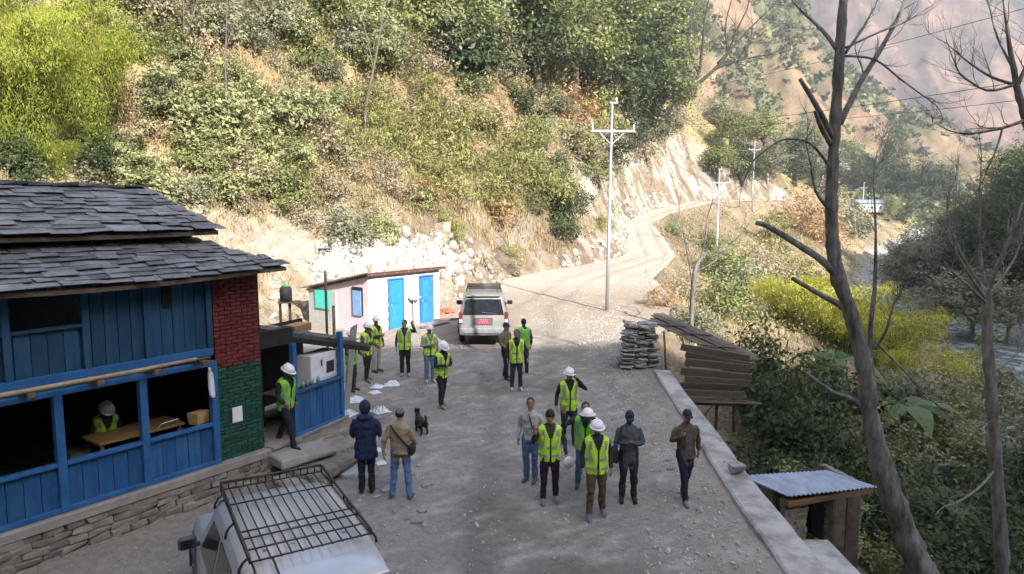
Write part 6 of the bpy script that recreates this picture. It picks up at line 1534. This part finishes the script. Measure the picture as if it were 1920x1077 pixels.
put('jean', 806, 716, F_ + .35, 'man in white hard hat, grey sleeves and light jeans facing the circle', H=1.70, top=(.24, .27, .29), pants=(.11, .19, .28), shoes=(.45, .45, .44), vest='y', hat='helmet', right='cross', left='down', spread=.10)
put('navy13', 760, 704, F_ + .1, 'bareheaded man in hi-vis vest lifting one arm in front of the blue door', H=1.72, top=(.035, .055, .10), pants=(.016, .016, .019), shoes=(.33, .33, .34), vest='y', right='down', left='up', spread=.10, head=(0, -.5))
put('white14', 706, 697, F_ + .9, 'man in white hard hat and pale patterned trousers at the back of the trio', H=1.72, top=(.05, .05, .045), pants=(.40, .40, .40), shoes=(.05, .045, .04), vest='y', hat='helmet', right='cross', left='down')
put('black15', 688, 714, F_ + 1.1, 'man in white hard hat and black trousers in the middle of the kiosk trio', H=1.74, top=(.05, .055, .05), pants=(.016, .017, .018), shoes=(.25, .24, .22), vest='y', hat='helmet', right='cross', left='hold', lean=.05, stride=.08)
put('grey16', 660, 733, F_ + 1.2, 'man in white hard hat and charcoal trousers beside the kiosk corner post', H=1.72, top=(.04, .045, .045), pants=(.035, .038, .046), shoes=(.04, .04, .042), vest='g', hat='helmet', right='hold', left='hold')
put('hood', 688, 924, .12, 'man in navy hooded jacket seen from behind near the steps', H=1.80, top=NAVY, pants=(.014, .015, .02), shoes=BLK, hat='hood', right='hold', left='hold', puff=1.22, skirt=.24, spread=.09)
put('beige', 752, 934, -.12, 'man in beige jacket, grey cap and jeans seen from behind', H=1.74, top=(.30, .235, .16), pants=(.10, .20, .36), shoes=(.12, .11, .10), hat='cap', hatc=(.17, .18, .19), right='hold', left='back', puff=1.15, spread=.17, skirt=.04)
dp = hw((1.52, -.05, 0)); PPL['door'] = person(Vector((dp.x, dp.y, .50)), F_ + 1.15, 'man in white hard hat stepping out of the dark doorway', H=1.74, top=(.022, .023, .025), pants=(.018, .02, .024), shoes=(.03, .03, .032), vest='g', hat='helmet', right='hold', left='down', lean=.12, stride=.26, head=(.3, .1), spread=.06)
sp_ = hw((-1.42, 1.25, .06)); PPL['seated'] = person(sp_, HA + math.pi - .1, 'person in hard hat and hi-vis vest seated inside the blue house', H=1.7, top=(.04, .04, .045), pants=BLK, shoes=BLK, vest='y', hat='helmet', right='phone', left='phone', lean=.35, head=(.3, 0), sit=True)
b = MB(); b.box((0, 0, .22), (1.2, .34, .44)); tag(b.build('bench', M_oldwood, None, hw((-1.42, 1.30, .06)), (0, 0, HA)), 'wooden bench under the seated person inside the blue house', 'bench')

# ------------------------------------------------------------------ things carried
def carried(nm, q, mt, key, loc, label, cat, rz_=0.):
    e, Wd, _ = PPL[key]; return tag(q.build(nm, mt, None, Wd(loc), (0, 0, e.rotation_euler.z + rz_)), label, cat)
q = MB(); q.ell((0, 0, 0), (.112, .135, .115), 18, 8, z0=-.1); q.tube([(0, 0, -.012), (0, 0, -.006)], [.15, .15], 20); carried('hard_hat', q, M_helm, 'behind', (-.04, .30, 1.60), 'white hard hat held up in front of the hidden man', 'hard hat')
q = MB(); q.ell((0, 0, 0), (.10, .125, .10), 18, 8, Euler((1.4, 0, .3)).to_matrix(), z0=-.1); carried('hard_hat', q, M_helm, 'wave', (-.33, .16, .80), 'white hard hat hanging from the lowered hand of the waving man', 'hard hat')
q = MB(); q.box((0, 0, 0), (.14, .09, .012), Euler((.5, 0, 0)).to_matrix()); carried('mobile_phone', q, M_black, 'coat', (0, .37, 1.23), 'dark phone held by the man in the grey coat', 'phone')
q = MB(); q.box((0, 0, 0), (.08, .015, .16), Euler((-.5, 0, 0)).to_matrix()); carried('mobile_phone', q, M_black, 'look', (.0, .36, 1.26), 'dark phone held by the man in black with hard hat', 'phone')
q = MB(); q.box((0, 0, 0), (.012, .07, .14)); carried('mobile_phone', q, M_black, 'phone', (-.105, .10, 1.62), 'phone held to the ear of the man in the middle of the road', 'phone')
bg_ = empty('shoulder_bag', PPL['coat'][1]((.26, .06, .92)), PPL['coat'][0].rotation_euler.z, 'black shoulder bag hanging beside the man in the grey coat', 'bag')
q = MB(); q.box((0, 0, 0), (.13, .30, .26), taper=.85); q.build('bag_body', M_black, bg_, bevel=.03); q = MB(); q.tube([(0, .12, .12), (-.08, .08, .40), (-.12, .0, .54), (-.08, -.10, .36), (0, -.12, .12)], .012, 6); q.build('strap', M_black, bg_)
bc = empty('crossbody_bag', PPL['beige'][1]((0, 0, 1.15)), PPL['beige'][0].rotation_euler.z, 'black crossbody bag slung over the beige jacket', 'bag')
q = MB(); rg = []
for t in np.linspace(0, 1, 9):
    x = -.14 + .34 * t; z = .30 - .42 * t; y = -math.sqrt(max(.0, 1 - (x / .23) ** 2)) * .158; rg.append((x, y, z))
q.tube(rg, .016, 6); q.build('strap', M_black, bc); q = MB(); q.box((.235, -.03, -.17), (.10, .20, .20)); q.build('bag_body', M_black, bc, bevel=.03)
q = MB(); q.tube([(.10, .13, .30), (.02, .16, .05), (-.1, .15, -.15)], .012, 6); carried('camera_strap', q, M_black, 'grey', (-.10, 0, 1.15), 'black strap across the pale grey sweater', 'strap')

# ------------------------------------------------------------------ small black dog
dg_p = on_road(790, 812); dog = empty('dog', dg_p, .5, 'small shaggy black dog on the gravel beside the man in the beige jacket', 'dog')
q = MB()
def tubeE(pts, r): q.tube(pts, r, 9)
tubeE([(0, -.20, .27), (0, -.12, .29), (0, .02, .28), (0, .14, .30), (0, .20, .32)], [.07, .085, .085, .10, .075])
tubeE([(0, .17, .33), (0, .24, .42), (0, .27, .46)], [.065, .055, .06]); q.ell((0, .28, .48), (.055, .065, .055), 10, 6); tubeE([(0, .31, .47), (0, .38, .45)], [.035, .022])
for s in (-1, 1):
    q.ell((s * .045, .25, .52), (.018, .025, .045), 7, 5)
    tubeE([(s * .06, .14, .28), (s * .065, .13, .15), (s * .065, .145, .03), (s * .065, .175, .02)], [.045, .028, .02, .022])
    tubeE([(s * .06, -.17, .27), (s * .07, -.12, .18), (s * .07, -.20, .11), (s * .07, -.18, .03), (s * .07, -.15, .02)], [.06, .042, .024, .019, .022])
tubeE([(0, -.26, .32), (0, -.33, .40), (0, -.31, .47), (0, -.25, .50)], [.025, .032, .032, .015])
me0 = q.mesh('body', M_hair); o = bpy.data.objects.new('d', me0); col.objects.link(o); md = o.modifiers.new('r', 'REMESH'); md.mode = 'VOXEL'; md.voxel_size = .011
me1 = bpy.data.meshes.new_from_object(o.evaluated_get(bpy.context.evaluated_depsgraph_get())); bpy.data.objects.remove(o)
n = len(me1.vertices); co = np.empty(n * 3); no = np.empty(n * 3); me1.vertices.foreach_get('co', co); me1.vertices.foreach_get('normal', no); co = co.reshape(-1, 3); no = no.reshape(-1, 3)
co += no * ((fbm(co[:, 0] * 40 + co[:, 2] * 22, co[:, 1] * 40, 2, 4) - .4) * .03)[:, None]; me1.vertices.foreach_set('co', co.ravel()); me1.materials.clear(); me1.materials.append(M_hair); link_mesh('body', me1, dog)

# ------------------------------------------------------------------ litter and odds and ends
M_plastic = mat('thin_plastic', (.66, .70, .76), (.52, .56, .62), rough=.35, scale=8)
def crumple(nm, px_, py_, w, h, label, grp=None, mt=None, cat='plastic bag'):
    P = on_road(px_, py_); n = 18; V = []; F = []
    sx = random.uniform(0, 99)
    for j in range(n):
        for i in range(n):
            u, v = i / (n - 1) * 2 - 1, j / (n - 1) * 2 - 1; rr = min(1, math.hypot(u, v)); z = h * (1 - rr ** 4) * max(0, 2.2 * float(fbm(np.array([u * 4 + sx]), np.array([v * 4 + sx]), 3, 7)[0]) - .5) + .008
            V.append((u * w * (1 - .25 * float(fbm(np.array([v * 2 + sx]), np.array([u * 1.5]), 2, 9)[0])), v * w * .8, z if rr < 1 else .004))
    for j in range(n - 1):
        for i in range(n - 1): a = j * n + i; F.append((a, a + 1, a + n + 1, a + n))
    q = MB(); q.add(V, F); return tag(q.build(nm, mt or M_plastic, None, P + Vector((0, 0, .02)), (0, 0, random.uniform(0, 3))), label, cat, grp)
for i, (a, b_, w, h, lab) in enumerate(((708, 726, .22, .08, 'crumpled clear plastic below the man in pale trousers'), (735, 722, .24, .10, 'crumpled clear plastic sheet between trio and bareheaded man'), (703, 737, .18, .06, 'small clear plastic scrap nearest the kiosk trio'), (662, 752, .32, .10, 'large clear plastic sheet at the kiosk corner'), (652, 778, .25, .12, 'clear plastic bag against the kiosk base'), (713, 772, .26, .12, 'ring of clear plastic beside the navy hood'), (645, 735, .20, .20, 'white plastic bundle behind the kiosk post'), (712, 845, .14, .06, 'white plastic scrap between the two men seen from behind'), (715, 870, .12, .05, 'pale wrapper near the flat round stone'))):
    crumple('plastic_sheet', a, b_, w, h, lab)
crumple('folded_vest', 657, 858, .13, .18, 'hi-vis vest dropped on the ground beside the navy-jacketed man', None, M_vest, 'vest')
crumple('plastic_scrap', 345, 945, .06, .05, 'small white scrap at the foot of the plinth beside the car', None, M_paper, 'litter'); 
rb = empty('brick_pile', on_road(838, 588), .4, 'small pile of red bricks between the pink shed and the car', 'bricks')
for i in range(16):
    q = MB(); q.box((0, 0, 0), (.23, .11, .07)); q.build('brick', mat('loose_red_brick', (.36, .13, .07), (.26, .09, .05), rnd=.2), rb, (random.uniform(-.35, .35), random.uniform(-.2, .2), .04 + .075 * (i // 6)), (0, 0, random.uniform(-.5, .5)))
for (a, b_, L_, an, lab) in ((860, 600, 2.2, .2, 'grey plank lying between the pink shed and the car'), (815, 612, 1.6, .9, 'weathered plank lying in front of the open shed door'), (600, 512, 1.6, .3, 'dark plank lying on the rubble behind the shed roof')):
    P = on_road(a, b_) if b_ > 560 else ray_hit(a, b_, 25.); q = MB(); q.box((0, 0, .04), (L_, .16, .04)); tag(q.build('loose_plank', M_oldwood, None, P + Vector((0, 0, .03)), (0, 0, an)), lab, 'plank')

# ------------------------------------------------------------------ valley haze
hz = MB(); hz.box((250, 780, 360), (2500, 2200, 800)); hm = bpy.data.materials.new('valley_haze'); hm.use_nodes = True; t = hm.node_tree; t.nodes.remove(t.nodes['Principled BSDF'])
pv = t.nodes.new('ShaderNodeVolumePrincipled'); pv.inputs['Color'].default_value = (.80, .84, .92, 1); pv.inputs['Density'].default_value = .00042; pv.inputs['Anisotropy'].default_value = .2
t.links.new(pv.outputs[0], t.nodes['Material Output'].inputs['Volume'])
tag(hz.build('haze', hm), 'pale bluish haze filling the valley air', None, None, 'stuff')

# ------------------------------------------------------------------ tell look-alikes apart by their order
ORD = 'first second third fourth fifth sixth seventh eighth ninth tenth eleventh twelfth thirteenth fourteenth fifteenth sixteenth seventeenth eighteenth nineteenth twentieth'.split()
same = {}
for o in scene.objects:
    if o.parent is None and 'label' in o and 'category' in o: same.setdefault(o['label'], []).append(o)
for lab, os_ in same.items():
    if len(os_) < 2 or len(os_) > 20: continue
    os_.sort(key=lambda o: project(o.location)[0])
    cut = next((c for c in (' on the ', ' high on ', ' halfway ', ' at the ', ' below the ', ' beyond the ', ' lying ', ' standing ') if c in lab), None)
    if not cut: continue
    a, b_ = lab.split(cut, 1)
    for i, o in enumerate(os_): o['label'] = '%s %s from left%s%s' % (ORD[i], a, cut, b_)
